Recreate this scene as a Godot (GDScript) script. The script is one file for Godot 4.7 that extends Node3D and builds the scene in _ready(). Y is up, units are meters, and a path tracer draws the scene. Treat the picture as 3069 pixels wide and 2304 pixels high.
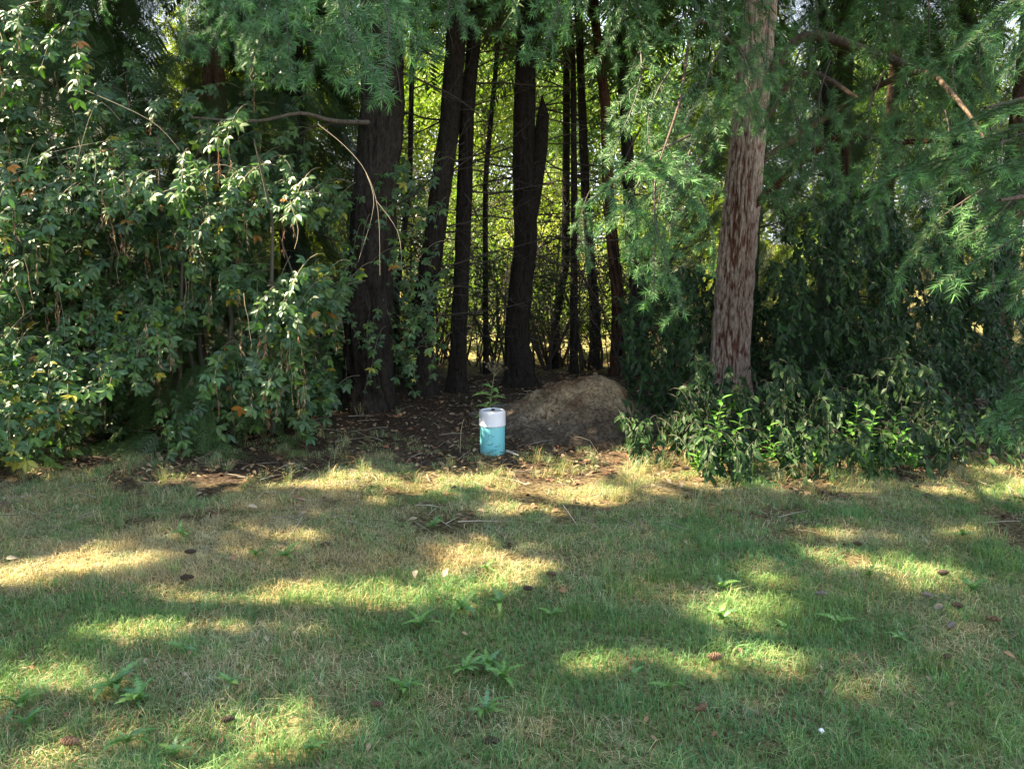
extends Node3D
# A turquoise canister at the edge of a lawn, in front of a dark grove of firs, cedars and shrubs.

const F := 787.3
const CAM := Vector3(0, 1.55, 0)
const PITCH := 0.1562
var rng := RandomNumberGenerator.new()
var nz := FastNoiseLite.new()
var M := {}
var names := {}
var sun_dir := Vector3.ZERO      # towards the sun
var sun_u := Vector3.ZERO
var sun_v := Vector3.ZERO
var lit := []                    # places that the sun reaches: [point on the plane across the sun, radius, keep]

# ------------------------------------------------------------------ helpers
class MB:
	var v := PackedVector3Array()
	var n := PackedVector3Array()
	var c := PackedColorArray()
	func tri(a: Vector3, b: Vector3, d: Vector3, col: Color) -> void:
		var m := (d - a).cross(b - a).normalized()
		v.push_back(a); v.push_back(b); v.push_back(d)
		n.push_back(m); n.push_back(m); n.push_back(m)
		c.push_back(col); c.push_back(col); c.push_back(col)
	func tri3(a: Vector3, b: Vector3, d: Vector3, ca: Color, cb: Color, cd: Color) -> void:
		var m := (d - a).cross(b - a).normalized()
		v.push_back(a); v.push_back(b); v.push_back(d)
		n.push_back(m); n.push_back(m); n.push_back(m)
		c.push_back(ca); c.push_back(cb); c.push_back(cd)
	func quad(a: Vector3, b: Vector3, d: Vector3, e: Vector3, col: Color) -> void:
		tri(a, b, d, col); tri(a, d, e, col)
	func smooth(a: Vector3, b: Vector3, d: Vector3, na: Vector3, nb: Vector3, nd: Vector3, col: Color) -> void:
		v.push_back(a); v.push_back(b); v.push_back(d)
		n.push_back(na); n.push_back(nb); n.push_back(nd)
		c.push_back(col); c.push_back(col); c.push_back(col)
	func tube(path: Array, r0: float, r1: float, segs: int, col: Color) -> void:
		var rings := []
		var k := path.size()
		for i in k:
			var ax: Vector3 = (path[mini(i + 1, k - 1)] - path[maxi(i - 1, 0)]).normalized()
			var side := ax.cross(Vector3(0.13, 0.31, 0.94)).normalized()
			var up := side.cross(ax).normalized()
			var r := lerpf(r0, r1, float(i) / (k - 1))
			var ring := []
			for j in segs:
				var a := TAU * j / segs
				var o := side * cos(a) + up * sin(a)
				ring.push_back([path[i] + o * r, o])
			rings.push_back(ring)
		for i in k - 1:
			for j in segs:
				var A = rings[i][j]; var B = rings[i][(j + 1) % segs]; var C = rings[i + 1][(j + 1) % segs]; var D = rings[i + 1][j]
				smooth(A[0], B[0], C[0], A[1], B[1], C[1], col)
				smooth(A[0], C[0], D[0], A[1], C[1], D[1], col)
	func mesh(m: Material) -> ArrayMesh:
		var arr := []
		arr.resize(Mesh.ARRAY_MAX)
		arr[Mesh.ARRAY_VERTEX] = v; arr[Mesh.ARRAY_NORMAL] = n; arr[Mesh.ARRAY_COLOR] = c
		var a := ArrayMesh.new()
		a.add_surface_from_arrays(Mesh.PRIMITIVE_TRIANGLES, arr)
		a.surface_set_material(0, m)
		return a

func rf(a: float, b: float) -> float:
	return rng.randf_range(a, b)

func ray(px: float, py: float) -> Vector3:
	return Basis(Vector3.RIGHT, -PITCH) * Vector3((px - 512.0) / F, (384.0 - py) / F, -1)

func at(px: float, py: float, depth: float) -> Vector3:
	var d := ray(px, py)
	return CAM + d * (depth / -d.z)

func gnd(px: float, py: float) -> Vector3:
	var d := ray(px, py)
	var p := CAM + d * (CAM.y / -d.y)
	p.y = height(p.x, p.z)
	return p

func height(x: float, z: float) -> float:
	var h := nz.get_noise_2d(x * 60.0, z * 60.0) * 0.03 + nz.get_noise_2d(x * 260.0, z * 260.0) * 0.012
	h -= 0.02
	if z < -13.0:
		h += (-z - 13.0) * 0.03
	return h

func nm(called: String) -> String:
	names[called] = names.get(called, -1) + 1
	return called if names[called] == 0 else "%s_%03d" % [called, names[called]]

func thing(called: String, label: String, category: String, where := Vector3.ZERO, group := "") -> Node3D:
	var o := Node3D.new()
	o.name = nm(called)
	add_child(o, true)
	o.position = where
	o.set_meta("label", label); o.set_meta("category", category)
	if group: o.set_meta("group", group)
	return o

func part(called: String, m: Mesh, parent: Node3D, x := Transform3D()) -> MeshInstance3D:
	var o := MeshInstance3D.new()
	o.name = called
	o.mesh = m
	parent.add_child(o, true)
	o.transform = x
	return o

func solo(called: String, m: Mesh, label: String, category: String, x := Transform3D(), group := "") -> MeshInstance3D:
	var o := MeshInstance3D.new()
	o.name = nm(called)
	o.mesh = m
	add_child(o, true)
	o.transform = x
	o.set_meta("label", label); o.set_meta("category", category)
	if group: o.set_meta("group", group)
	return o

func many(called: String, m: Mesh, xs: Array, cols: Array, parent: Node3D) -> MultiMeshInstance3D:
	var mm := MultiMesh.new()
	mm.transform_format = MultiMesh.TRANSFORM_3D
	mm.use_colors = true
	mm.mesh = m
	mm.instance_count = xs.size()
	for i in xs.size():
		mm.set_instance_transform(i, xs[i])
		mm.set_instance_color(i, cols[i])
	var o := MultiMeshInstance3D.new()
	o.name = called
	o.multimesh = mm
	parent.add_child(o, true)
	o.set_meta("kind", "stuff")
	return o

func joined(called: String, m: ArrayMesh, xs: Array, cols: Array, parent: Node3D) -> MeshInstance3D:   # the same as many(), as one mesh
	var a := m.surface_get_arrays(0)
	var v0: PackedVector3Array = a[Mesh.ARRAY_VERTEX]
	var n0: PackedVector3Array = a[Mesh.ARRAY_NORMAL]
	var c0: PackedColorArray = a[Mesh.ARRAY_COLOR]
	var mb := MB.new()
	var dyed := {}
	for i in xs.size():
		var x: Transform3D = xs[i]
		var c: Color = cols[i]
		var key := Vector3(snappedf(c.r, 0.03), snappedf(c.g, 0.03), snappedf(c.b, 0.015))
		if not dyed.has(key):
			var d := PackedColorArray()
			for q in c0: d.push_back(Color(q.r * c.r, q.g * c.g, q.b * c.b))
			dyed[key] = d
		mb.v.append_array(x * v0)
		mb.n.append_array(Transform3D(x.basis.orthonormalized(), Vector3.ZERO) * n0)
		mb.c.append_array(dyed[key])
	var o := part(called, mb.mesh(m.surface_get_material(0)), parent)
	o.set_meta("kind", "stuff")
	return o

func coarse_spray(seed_: int, L: float, w: float, pairs: int, c: Color, m: Material) -> ArrayMesh:   # for crowns high up or far away
	rng.seed = seed_
	var mb := MB.new()
	for i in pairs:
		var t := (i + 0.6) / pairs
		var p := Vector3(t * L, -0.2 * L * t * t, 0)
		for s in [-1.0, 1.0]:
			var d := Vector3(0.65, rf(-0.6, 0.05), s * 0.75).normalized()
			var l := L * 0.5 * (1.05 - 0.75 * t) * rf(0.7, 1.2)
			var e := p + d * l
			var sd := d.cross(Vector3(rf(-0.4, 0.4), 1, rf(-0.4, 0.4))).normalized() * w * rf(0.7, 1.3)
			var mid := p + d * l * 0.4
			var col := tone(c, rf(0.75, 1.3))
			mb.tri(p, mid + sd, e, col); mb.tri(p, e, mid - sd, col)
	mb.tri(Vector3(0, 0, w * 0.3), Vector3(L, -0.2 * L, 0), Vector3(0, 0, -w * 0.3), tone(c, 0.7))
	return mb.mesh(m)

func aim(dir: Vector3, roll := 0.0, s := 1.0) -> Basis:      # local +X along dir, local +Y as far up as may be
	var x := dir.normalized()
	var z := x.cross(Vector3.UP)
	if z.length() < 0.05: z = x.cross(Vector3(0.3, 0, 1))
	z = z.normalized()
	var y := z.cross(x).normalized()
	return (Basis(x, roll) * Basis(x, y, z)).scaled_local(Vector3.ONE * s)

func leafbasis(dir: Vector3, face: Vector3, s := 1.0) -> Basis:  # local +X along dir, local +Y towards face
	var x := dir.normalized()
	var z := x.cross(face)
	if z.length() < 0.05: z = x.cross(Vector3(0.5, 0.3, 0.8))
	z = z.normalized()
	return Basis(x, z.cross(x).normalized(), z).scaled_local(Vector3.ONE * s)

func rdir() -> Vector3:
	return Vector3(rng.randfn(), rng.randfn(), rng.randfn()).normalized()

func lin(r: float, g: float, b: float) -> Color:
	return Color(r, g, b)

func tone(c: Color, k: float, shift := 0.0) -> Color:
	return Color(c.r * k * (1.0 + shift), c.g * k, c.b * k * (1.0 - shift))

func mat(rough: float, back := Color.BLACK, spec := 0.5) -> StandardMaterial3D:
	var m := StandardMaterial3D.new()
	m.vertex_color_use_as_albedo = true
	m.roughness = rough
	m.metallic_specular = spec
	if back != Color.BLACK:
		m.backlight_enabled = true
		m.backlight = back
	m.cull_mode = BaseMaterial3D.CULL_DISABLED
	return m

func noise_tex(freq: float, seed_: int, ramp: Array, oct := 5, kind := FastNoiseLite.TYPE_SIMPLEX_SMOOTH, size := 512) -> NoiseTexture2D:
	var n := FastNoiseLite.new()
	n.seed = seed_; n.frequency = freq; n.noise_type = kind
	n.fractal_octaves = oct
	n.fractal_gain = 0.6
	var t := NoiseTexture2D.new()
	t.width = size; t.height = size; t.seamless = true
	t.noise = n
	if ramp:
		var g := Gradient.new()
		g.offsets = PackedFloat32Array(ramp.map(func(x): return x[0]))
		g.colors = PackedColorArray(ramp.map(func(x): return x[1]))
		t.color_ramp = g
	return t

func can_block(p: Vector3, size: float) -> bool:             # would a spray here shade one of the sunny gaps?
	var u := p.dot(sun_u)
	var w := p.dot(sun_v)
	var a := p.dot(sun_dir)
	for t in lit:
		var du: float = u - t[0]
		var dw: float = w - t[1]
		if a > t[2] + 0.8 and du * du + dw * dw < (t[3] + size) * (t[3] + size):
			return rng.randf() < t[4]
	return false

func sunny(p: Vector3, r: float, keep := 0.95) -> void:
	lit.push_back([p.dot(sun_u), p.dot(sun_v), p.dot(sun_dir), r * 0.95 + 0.02, keep])

func sunny_strip(x0: float, y0: float, x1: float, y1: float, r: float, keep := 0.95) -> void:   # from one spot of the lawn to another
	var a := gnd(x0, y0)
	var b := gnd(x1, y1)
	var k := maxi(1, ceili(a.distance_to(b) / (r * 1.2)))
	for i in k + 1:
		sunny(a.lerp(b, float(i) / k), r, keep)

# ------------------------------------------------------------------ plant meshes
const NEEDLE_W := 0.0013
func needles(mb: MB, a: Vector3, b: Vector3, step: float, ln: float, c0: Color, c1: Color, fat := 1.0) -> void:
	var ax := (b - a)
	var L := ax.length()
	if L < 0.004: return
	ax /= L
	var s := ax.cross(Vector3.UP)
	if s.length() < 0.5: s = ax.cross(Vector3(rf(-1, 1), 0.2, rf(-1, 1)))
	s = s.normalized()
	var u := s.cross(ax)
	var k := int(L / step)
	for i in k:
		var t := (i + rng.randf()) / k
		var o := s * (1.0 if i % 2 == 0 else -1.0) * rf(0.7, 1.0) + u * rf(-0.35, 0.6)
		var dir := (ax * rf(0.42, 0.72) + o).normalized()
		var w := dir.cross(rdir()).normalized() * NEEDLE_W * fat
		var p := a + ax * (L * t)
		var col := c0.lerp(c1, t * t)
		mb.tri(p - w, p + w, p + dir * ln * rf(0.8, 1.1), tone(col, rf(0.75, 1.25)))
	for i in 5:                                               # the tuft at the tip
		var d2 := (ax + rdir() * 0.55).normalized()
		var w2 := d2.cross(rdir()).normalized() * NEEDLE_W * fat
		mb.tri(b - w2, b + w2, b + d2 * ln * 0.9, c1)

func fir_bough(seed_: int, L: float, droop: float, hang: float, step: float, ln: float, fat: float, spacing: float, dark: Color, pale: Color) -> ArrayMesh:
	rng.seed = seed_
	var mb := MB.new()
	var wood := lin(0.075, 0.055, 0.04)
	var path := []
	var sway := rf(-0.12, 0.12)
	for i in 11:
		var t := i / 10.0
		path.push_back(Vector3(t * L, -droop * L * t * t, sway * sin(t * 4.0) * L))
	mb.tube(path, 0.005 * L + 0.002, 0.0015, 5, wood)
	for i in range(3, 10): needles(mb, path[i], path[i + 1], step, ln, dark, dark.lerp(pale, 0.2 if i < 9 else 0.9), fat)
	var tt := 0.08
	var sg := 1.0
	while tt < 0.99:
		var fi := tt * 10.0
		var i0 := int(fi)
		var p: Vector3 = path[i0].lerp(path[i0 + 1], fi - i0)
		var ax: Vector3 = (path[i0 + 1] - path[i0]).normalized()
		var lat := ax.cross(Vector3.UP).normalized() * sg
		sg = -sg
		var sl := L * (0.40 * (1.0 - tt) + 0.10) * rf(0.6, 1.15)
		if tt < 0.25: sl *= 0.6 + tt * 1.6
		var sd := (ax * rf(0.5, 0.85) + lat * rf(0.6, 0.95) + Vector3.UP * rf(-0.15, 0.1)).normalized()
		var sp := []
		var bend := rf(0.5, 1.3) * hang
		for i in 6:
			var t := i / 5.0
			sp.push_back(p + sd * (sl * t) + Vector3.DOWN * (bend * sl * t * t))
		mb.tube(sp, 0.0022, 0.0012, 3, wood)
		var bare := rng.randf() < 0.07
		if not bare:
			for i in range(1, 5):
				needles(mb, sp[i], sp[i + 1], step, ln, dark, dark.lerp(pale, 0.35 if i < 4 else 0.9), fat)
			var q := 0.22
			var s2 := 1.0
			while q < 0.97:
				var qi := q * 5.0
				var j := int(qi)
				var qp: Vector3 = sp[j].lerp(sp[j + 1], qi - j)
				var qa: Vector3 = (sp[j + 1] - sp[j]).normalized()
				var qlat := qa.cross(Vector3.UP)
				qlat = Vector3.BACK if qlat.length() < 0.1 else qlat.normalized()
				s2 = -s2
				var qd := (qa * rf(0.6, 0.9) + qlat * s2 * rf(0.5, 0.8) + Vector3.DOWN * hang * rf(0.1, 0.7)).normalized()
				var ql := sl * rf(0.18, 0.36) * (1.15 - q * 0.6)
				ql = clampf(ql * 1.35, 0.045, 0.16)
				var e := qp + qd * ql
				needles(mb, qp, e, step, ln, dark, dark.lerp(pale, rf(0.35, 1.0)), fat)
				q += 0.062 / sl * rf(0.7, 1.3)
		tt += spacing / L * rf(0.6, 1.4)
	return mb.mesh(M.needle)

func cedar_spray(seed_: int, L: float, c: Color) -> ArrayMesh:   # a flat frond with frondlets, drooping
	rng.seed = seed_
	var mb := MB.new()
	var k := 15
	var f := func(t: float) -> Vector3: return Vector3(t * L, -0.32 * L * t * t, 0)
	for i in k:
		var t0 := float(i) / k
		var a: Vector3 = f.call(t0)
		var b: Vector3 = f.call(t0 + 1.0 / k)
		mb.quad(a + Vector3(0, 0, 0.0025), b + Vector3(0, 0, 0.002), b - Vector3(0, 0, 0.002), a - Vector3(0, 0, 0.0025), tone(c, 0.7))
		for s in [-1.0, 1.0]:
			if i < 1: continue
			var ln := L * 0.46 * sin(PI * (0.12 + 0.86 * pow(t0, 0.8))) * rf(0.7, 1.1)
			var d := Vector3(0.72, -0.3 * t0 - 0.12, s * 0.75).normalized()
			var m := int(ln / 0.016)
			for j in m:
				var u := (j + 0.5) / m
				var p := a + d * (ln * u) + Vector3.DOWN * (ln * 0.25 * u * u)
				var pl := 0.034 * (1.0 - u * 0.65) * rf(0.7, 1.2)
				for s2 in [-1.0, 1.0]:
					var d2 := (d * 0.8 + Vector3(0.2 * -s2 * s, -0.05, s2 * 0.7 * 1.0)).normalized()
					if s2 * s < 0: d2 = (d * 0.55 + Vector3(0.85, -0.1, 0)).normalized()
					var w := d2.cross(Vector3.UP).normalized() * 0.0035
					mb.tri(p - w, p + w, p + d2 * pl, tone(c, rf(0.7, 1.35)))
			mb.quad(a + Vector3(0.003, 0, 0), a + d * ln + Vector3.DOWN * ln * 0.25, a + d * ln + Vector3.DOWN * ln * 0.25, a - Vector3(0.003, 0, 0), tone(c, 0.8))
	return mb.mesh(M.cedar)

func leaflet(mb: MB, base: Vector3, d: Vector3, up: Vector3, ln: float, wd: float, c: Color, fold := 0.25, curl := 0.2) -> void:
	var s := d.cross(up).normalized()
	var prof := [[0.0, 0.0], [0.25, 0.82], [0.5, 1.0], [0.78, 0.6], [1.0, 0.0]]
	var mid := []
	var lf := []
	var rt := []
	for q in prof:
		var t: float = q[0]
		var m := base + d * (ln * t) - up * (curl * ln * t * t)
		mid.push_back(m)
		lf.push_back(m + s * (wd * 0.5 * q[1]) + up * (fold * wd * 0.5 * q[1]))
		rt.push_back(m - s * (wd * 0.5 * q[1]) + up * (fold * wd * 0.5 * q[1]))
	for i in 4:
		var cm := tone(c, 1.2)
		if i > 0:
			mb.tri3(mid[i], lf[i], lf[i + 1], cm, c, c)
			mb.tri3(mid[i], rt[i + 1], rt[i], cm, c, c)
		mb.tri3(mid[i], lf[i + 1], mid[i + 1], cm, c, cm)
		mb.tri3(mid[i], mid[i + 1], rt[i + 1], cm, cm, c)

func trifoliate(seed_: int, c: Color) -> ArrayMesh:
	rng.seed = seed_
	var mb := MB.new()
	var st := 0.035
	var up := Vector3.UP
	mb.tri(Vector3(0, 0, 0.001), Vector3(0, 0, -0.001), Vector3(st, 0, 0), tone(c, 1.5))
	for a in [-0.95, 0.0, 0.95]:
		var d := Vector3(cos(a), rf(-0.35, 0.0), sin(a)).normalized()
		leaflet(mb, Vector3(st, 0, 0), d, (up - d * up.dot(d)).normalized(), 0.062 * rf(0.85, 1.15), 0.029 * rf(0.9, 1.1), tone(c, rf(0.88, 1.14)), rf(0.05, 0.4), rf(0.05, 0.35))
	return mb.mesh(M.leaf)

func simple_leaf(seed_: int, ln: float, wd: float, c: Color, m: Material, curl := 0.25) -> ArrayMesh:
	rng.seed = seed_
	var mb := MB.new()
	leaflet(mb, Vector3.ZERO, Vector3.RIGHT, Vector3.UP, ln, wd, c, rf(0.15, 0.4), curl * rf(0.6, 1.3))
	return mb.mesh(m)

func leaf_clump(seed_: int, r: float, count: int, ln: float, c: Color, m: Material) -> ArrayMesh:
	rng.seed = seed_
	var mb := MB.new()
	for i in count:
		var p := rdir() * r * pow(rng.randf(), 0.4)
		var d := (p.normalized() * 0.5 + rdir() * 0.7 + Vector3.DOWN * 0.3).normalized()
		var up := (Vector3.UP * 0.6 + rdir() * 0.8).normalized()
		var s := d.cross(up).normalized() * ln * 0.24
		var k := ln * rf(0.7, 1.2)
		var col := tone(c, rf(0.7, 1.35), rf(-0.1, 0.15))
		mb.tri(p, p + d * k * 0.5 + s, p + d * k, col)
		mb.tri(p, p + d * k, p + d * k * 0.5 - s, col)
	return mb.mesh(m)

func grass_clump(seed_: int, count: int, r: float, l0: float, l1: float, lean: float, w: float, cols: Array) -> ArrayMesh:
	rng.seed = seed_
	var mb := MB.new()
	for i in count:
		var a := rng.randf() * TAU
		var q := sqrt(rng.randf()) * r
		var p := Vector3(cos(a) * q, -0.012, sin(a) * q)
		var h := rf(l0, l1)
		var b := rng.randf() * TAU
		var ld := Vector3(cos(b), 0, sin(b))
		var le := lean * rf(0.3, 1.6)
		var s := ld.cross(Vector3.UP).rotated(Vector3.UP, rf(-0.9, 0.9)) * w * rf(0.6, 1.2)
		var m := p + Vector3.UP * h * 0.6 + ld * h * 0.25 * le
		var e := p + Vector3.UP * h * maxf(0.12, 1.0 - 0.28 * le) + ld * h * 0.8 * le
		var c: Color = cols[rng.randi() % cols.size()]
		c = tone(c, rf(0.7, 1.25), rf(-0.05, 0.1))
		mb.tri(p - s, p + s, m + s * 0.8, c)
		mb.tri(p - s, m + s * 0.8, m - s * 0.8, c)
		mb.tri(m - s * 0.8, m + s * 0.8, e, tone(c, 1.1))
	return mb.mesh(M.grass)

const TILE := 0.14
func grass_tile(seed_: int, count: int, dry: float, green: Array, straw: Array) -> ArrayMesh:   # a square of turf
	rng.seed = seed_
	var mb := MB.new()
	for i in count:
		var p := Vector3(rf(-0.5, 0.5) * TILE, -0.012, rf(-0.5, 0.5) * TILE)
		var is_dry := rng.randf() < dry
		var h := rf(0.028, 0.07)
		var b := rng.randf() * TAU
		var ld := Vector3(cos(b), 0, sin(b))
		var le := (1.9 if is_dry else 0.75) * rf(0.3, 1.6)
		var s := ld.cross(Vector3.UP).rotated(Vector3.UP, rf(-0.9, 0.9)) * (0.0011 if is_dry else 0.0015) * rf(0.6, 1.2)
		var m := p + Vector3.UP * h * 0.6 + ld * h * 0.25 * le
		var e := p + Vector3.UP * h * maxf(0.12, 1.0 - 0.28 * le) + ld * h * 0.8 * le
		var c: Color = straw[rng.randi() % straw.size()] if is_dry else green[rng.randi() % green.size()]
		c = tone(c, rf(0.7, 1.25), rf(-0.05, 0.1))
		mb.tri(p - s, p + s, m + s * 0.8, c)
		mb.tri(p - s, m + s * 0.8, m - s * 0.8, c)
		mb.tri(m - s * 0.8, m + s * 0.8, e, tone(c, 1.1))
	return mb.mesh(M.grass)

func dead_branch(seed_: int, L: float, r: float, c: Color) -> ArrayMesh:   # a bare limb with forking twigs
	rng.seed = seed_
	var mb := MB.new()
	var p := Vector3.ZERO
	var d := Vector3.RIGHT
	var path := [p]
	for i in 9:
		d = (d + rdir() * 0.16 + Vector3.UP * rf(-0.06, 0.04)).normalized()
		p += d * L / 9.0
		path.push_back(p)
	mb.tube(path, r, r * 0.15, 5, c)
	for k in int(L * 9.0):
		var t := rf(0.12, 0.98) * 8.99
		var i := int(t)
		var q: Vector3 = path[i].lerp(path[i + 1], t - i)
		var e: Vector3 = ((path[i + 1] - path[i]).normalized() * 0.6 + rdir() * 0.9 + Vector3.DOWN * 0.2).normalized()
		var l := rf(0.1, 0.45) * L * (1.15 - t / 9.0)
		var tw := [q]
		for j in 4:
			e = (e + rdir() * 0.25 + Vector3.DOWN * 0.06).normalized()
			q += e * l / 4.0
			tw.push_back(q)
		mb.tube(tw, r * 0.28, 0.0012, 3, c)
		for j in 3:
			var g: Vector3 = tw[1 + j]
			var h: Vector3 = (e + rdir() * 0.9).normalized()
			mb.tube([g, g + h * l * 0.2, g + (h + rdir() * 0.3).normalized() * l * 0.42], r * 0.12 + 0.0008, 0.0008, 3, tone(c, 1.15))
	return mb.mesh(M.wood)

func pod_cluster(seed_: int) -> ArrayMesh:                     # dry brown seed pods on a hanging string
	rng.seed = seed_
	var mb := MB.new()
	var L := rf(0.13, 0.24)
	var p := Vector3.ZERO
	var path := [p]
	for i in 6:
		p += Vector3(rf(-0.006, 0.006), -L / 6.0, rf(-0.006, 0.006))
		path.push_back(p)
	mb.tube(path, 0.0014, 0.0009, 3, lin(0.28, 0.18, 0.09))
	for i in rng.randi_range(6, 12):
		var q: Vector3 = path[rng.randi_range(1, 6)]
		var d := (Vector3.DOWN + rdir() * 0.45).normalized()
		var l := rf(0.03, 0.055)
		var s := d.cross(rdir()).normalized()
		var u := s.cross(d)
		var c := tone([lin(0.34, 0.22, 0.12), lin(0.22, 0.12, 0.065), lin(0.44, 0.33, 0.2), lin(0.26, 0.11, 0.055), lin(0.16, 0.1, 0.06)][rng.randi() % 5], rf(0.7, 1.2))
		var a := q
		for j in 4:
			var w: float = 0.0042 * [0.5, 1.0, 1.0, 0.55, 0.1][j]
			var w2: float = 0.0042 * [0.5, 1.0, 1.0, 0.55, 0.1][j + 1]
			var tw := 0.5 * j
			var s0 := s * cos(tw) + u * sin(tw)
			var s1 := s * cos(tw + 0.5) + u * sin(tw + 0.5)
			var b := a + (d + u * rf(-0.25, 0.25)).normalized() * l / 4.0
			mb.quad(a - s0 * w, a + s0 * w, b + s1 * w2, b - s1 * w2, c)
			a = b
	return mb.mesh(M.dry)

func pine_cone(seed_: int, c: Color) -> ArrayMesh:
	rng.seed = seed_
	var mb := MB.new()
	var L := 0.07
	var R := 0.0155
	var prev := []
	for i in 7:                                               # the core
		var t := i / 6.0
		var ring := []
		for j in 8:
			var a := TAU * j / 8
			ring.push_back(Vector3(t * L - L / 2, cos(a) * R * 0.62 * sin(PI * clampf(t, 0.04, 0.97)), sin(a) * R * 0.62 * sin(PI * clampf(t, 0.04, 0.97))))
		if prev:
			for j in 8:
				mb.quad(prev[j], prev[(j + 1) % 8], ring[(j + 1) % 8], ring[j], tone(c, 0.5))
		prev = ring
	for k in 64:                                              # the scales
		var t := (k + 0.5) / 64.0
		var a := k * 2.39996
		var rr := R * pow(sin(PI * (0.06 + 0.9 * t)), 0.6)
		var o := Vector3(0, cos(a), sin(a))
		var s := Vector3(0, -sin(a), cos(a)) * 0.0068
		var b := Vector3(t * L - L / 2, 0, 0) + o * rr * 0.5
		var e := b + o * rr * 0.72 + Vector3(0.007, 0, 0)
		var col := tone(c, rf(0.7, 1.3))
		mb.quad(b - s * 0.5, b + s * 0.5, e + s, e - s, col)
		mb.quad(e - s, e + s, e + s * 0.7 + Vector3(0.0035, 0, 0) - o * 0.003, e - s * 0.7 + Vector3(0.0035, 0, 0) - o * 0.003, tone(col, 1.5))
	return mb.mesh(M.wood)

func stone(seed_: int, r: Vector3, c: Color, m: Material, detail := 10) -> ArrayMesh:
	rng.seed = seed_
	var mb := MB.new()
	var off := rf(0, 900)
	var f := func(i: int, j: int) -> Vector3:
		var a := TAU * (i % (detail * 2)) / (detail * 2)
		var b := PI * j / detail - PI / 2
		var d := Vector3(cos(a) * cos(b), sin(b), sin(a) * cos(b))
		return d * r * (1.0 + 0.35 * nz.get_noise_3d(d.x * 90 + off, d.y * 90, d.z * 90) + 0.15 * nz.get_noise_3d(d.x * 300 + off, d.y * 300, d.z * 300))
	for i in detail * 2:
		for j in detail:
			var A: Vector3 = f.call(i, j); var B: Vector3 = f.call(i + 1, j); var C: Vector3 = f.call(i + 1, j + 1); var D: Vector3 = f.call(i, j + 1)
			var col := tone(c, rf(0.9, 1.1))
			if j > 0: mb.tri(A, B, C, col)
			if j < detail - 1: mb.tri(A, C, D, col)
	return mb.mesh(m)

# ------------------------------------------------------------------ trees
func along(path: Array, y: float) -> Vector3:                  # the point of a trunk's axis at a height
	for i in path.size() - 1:
		if y <= path[i + 1].y or i == path.size() - 2:
			return path[i].lerp(path[i + 1], (y - path[i].y) / (path[i + 1].y - path[i].y))
	return path[-1]

func trunk_mesh(seed_: int, path: Array, r0: float, r1: float, segs: int, rings: int, amp: float, freq: float, flare: float, low: Color, plate: Color, m: Material, stretch := 7.0) -> ArrayMesh:
	rng.seed = seed_
	var off := rf(0, 4000)
	var H: float = path[-1].y
	var st := SurfaceTool.new()
	st.begin(Mesh.PRIMITIVE_TRIANGLES)
	for j in rings + 1:
		var t := pow(float(j) / rings, 1.7)
		var y := t * H
		var c := along(path, y)
		if j == 0: c.y -= 0.25
		for i in segs:
			var a := TAU * i / segs
			var wob := nz.get_noise_3d(cos(a) * 30 + off, y * 25, sin(a) * 30) * 0.06
			var r := lerpf(r0, r1, t) * (1.0 + wob) + flare * exp(-y / 0.22) * (1.0 + 0.5 * sin(a * 5.0 + off) + 0.3 * sin(a * 3.0 + off * 2.0))
			var n1 := nz.get_noise_3d(cos(a) * freq * r0 + off, y * freq / stretch, sin(a) * freq * r0)
			var n2 := nz.get_noise_3d(cos(a) * freq * 2.7 * r0, y * freq * 2.7 / stretch + off, sin(a) * freq * 2.7 * r0)
			var ridge := clampf(absf(n1) * 2.6 + n2 * 0.45, 0.0, 1.0)
			r += amp * (ridge - 0.6)
			var macro := nz.get_noise_3d(cos(a) * 20 + off * 2.0, y * 35, sin(a) * 20)
			var col := low.lerp(plate, smoothstep(0.04, 0.3, ridge + macro * 0.3))
			st.set_color(tone(col, 1.0 + macro * 0.35 + n2 * 0.25))
			st.add_vertex(c + Vector3(cos(a) * r, 0, sin(a) * r))
	for j in rings:
		for i in segs:
			var i2 := (i + 1) % segs
			var A := j * segs + i; var B := j * segs + i2; var C := A + segs; var D := B + segs
			for q in [A, B, D, A, D, C]: st.add_index(q)
	st.generate_normals()
	st.set_material(m)
	return st.commit()

func crown(tree: Node3D, path: Array, y0: float, y1: float, rad: float, n: int, mesh: Mesh, seed_: int, size := 0.9, c := Color.WHITE, gaps := true) -> void:
	rng.seed = seed_
	var xs := []
	var cs := []
	var at0 := tree.position
	for i in n:
		var t := pow(rng.randf(), 1.25)
		var y := lerpf(y0, y1, t)
		var a := rng.randf() * TAU
		var rr := rad * pow(1.0 - t, 0.75) * (0.25 + 0.75 * sqrt(rng.randf()))
		var o := Vector3(cos(a), 0, sin(a))
		var p := along(path, y) + o * rr + Vector3.DOWN * rr * 0.25
		var w := at0 + p
		if w.z > -3.4 + absf(w.x) * 0.25 and absf(w.x) < 3.0: continue
		var sb := aim(o + Vector3.DOWN * rf(0.1, 0.8) + rdir() * 0.35, rf(-0.5, 0.5), size * rf(0.7, 1.2))
		if gaps and can_block(w + sb * Vector3(0.36, -0.05, 0), rf(0.1, 0.24)): continue
		var k := snappedf(rf(0.7, 1.3), 0.1)
		xs.push_back(Transform3D(sb, p))
		cs.push_back(Color(c.r * k, c.g * k, c.b * k))
	if xs.size(): joined("crown", mesh, xs, cs, tree)

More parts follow.
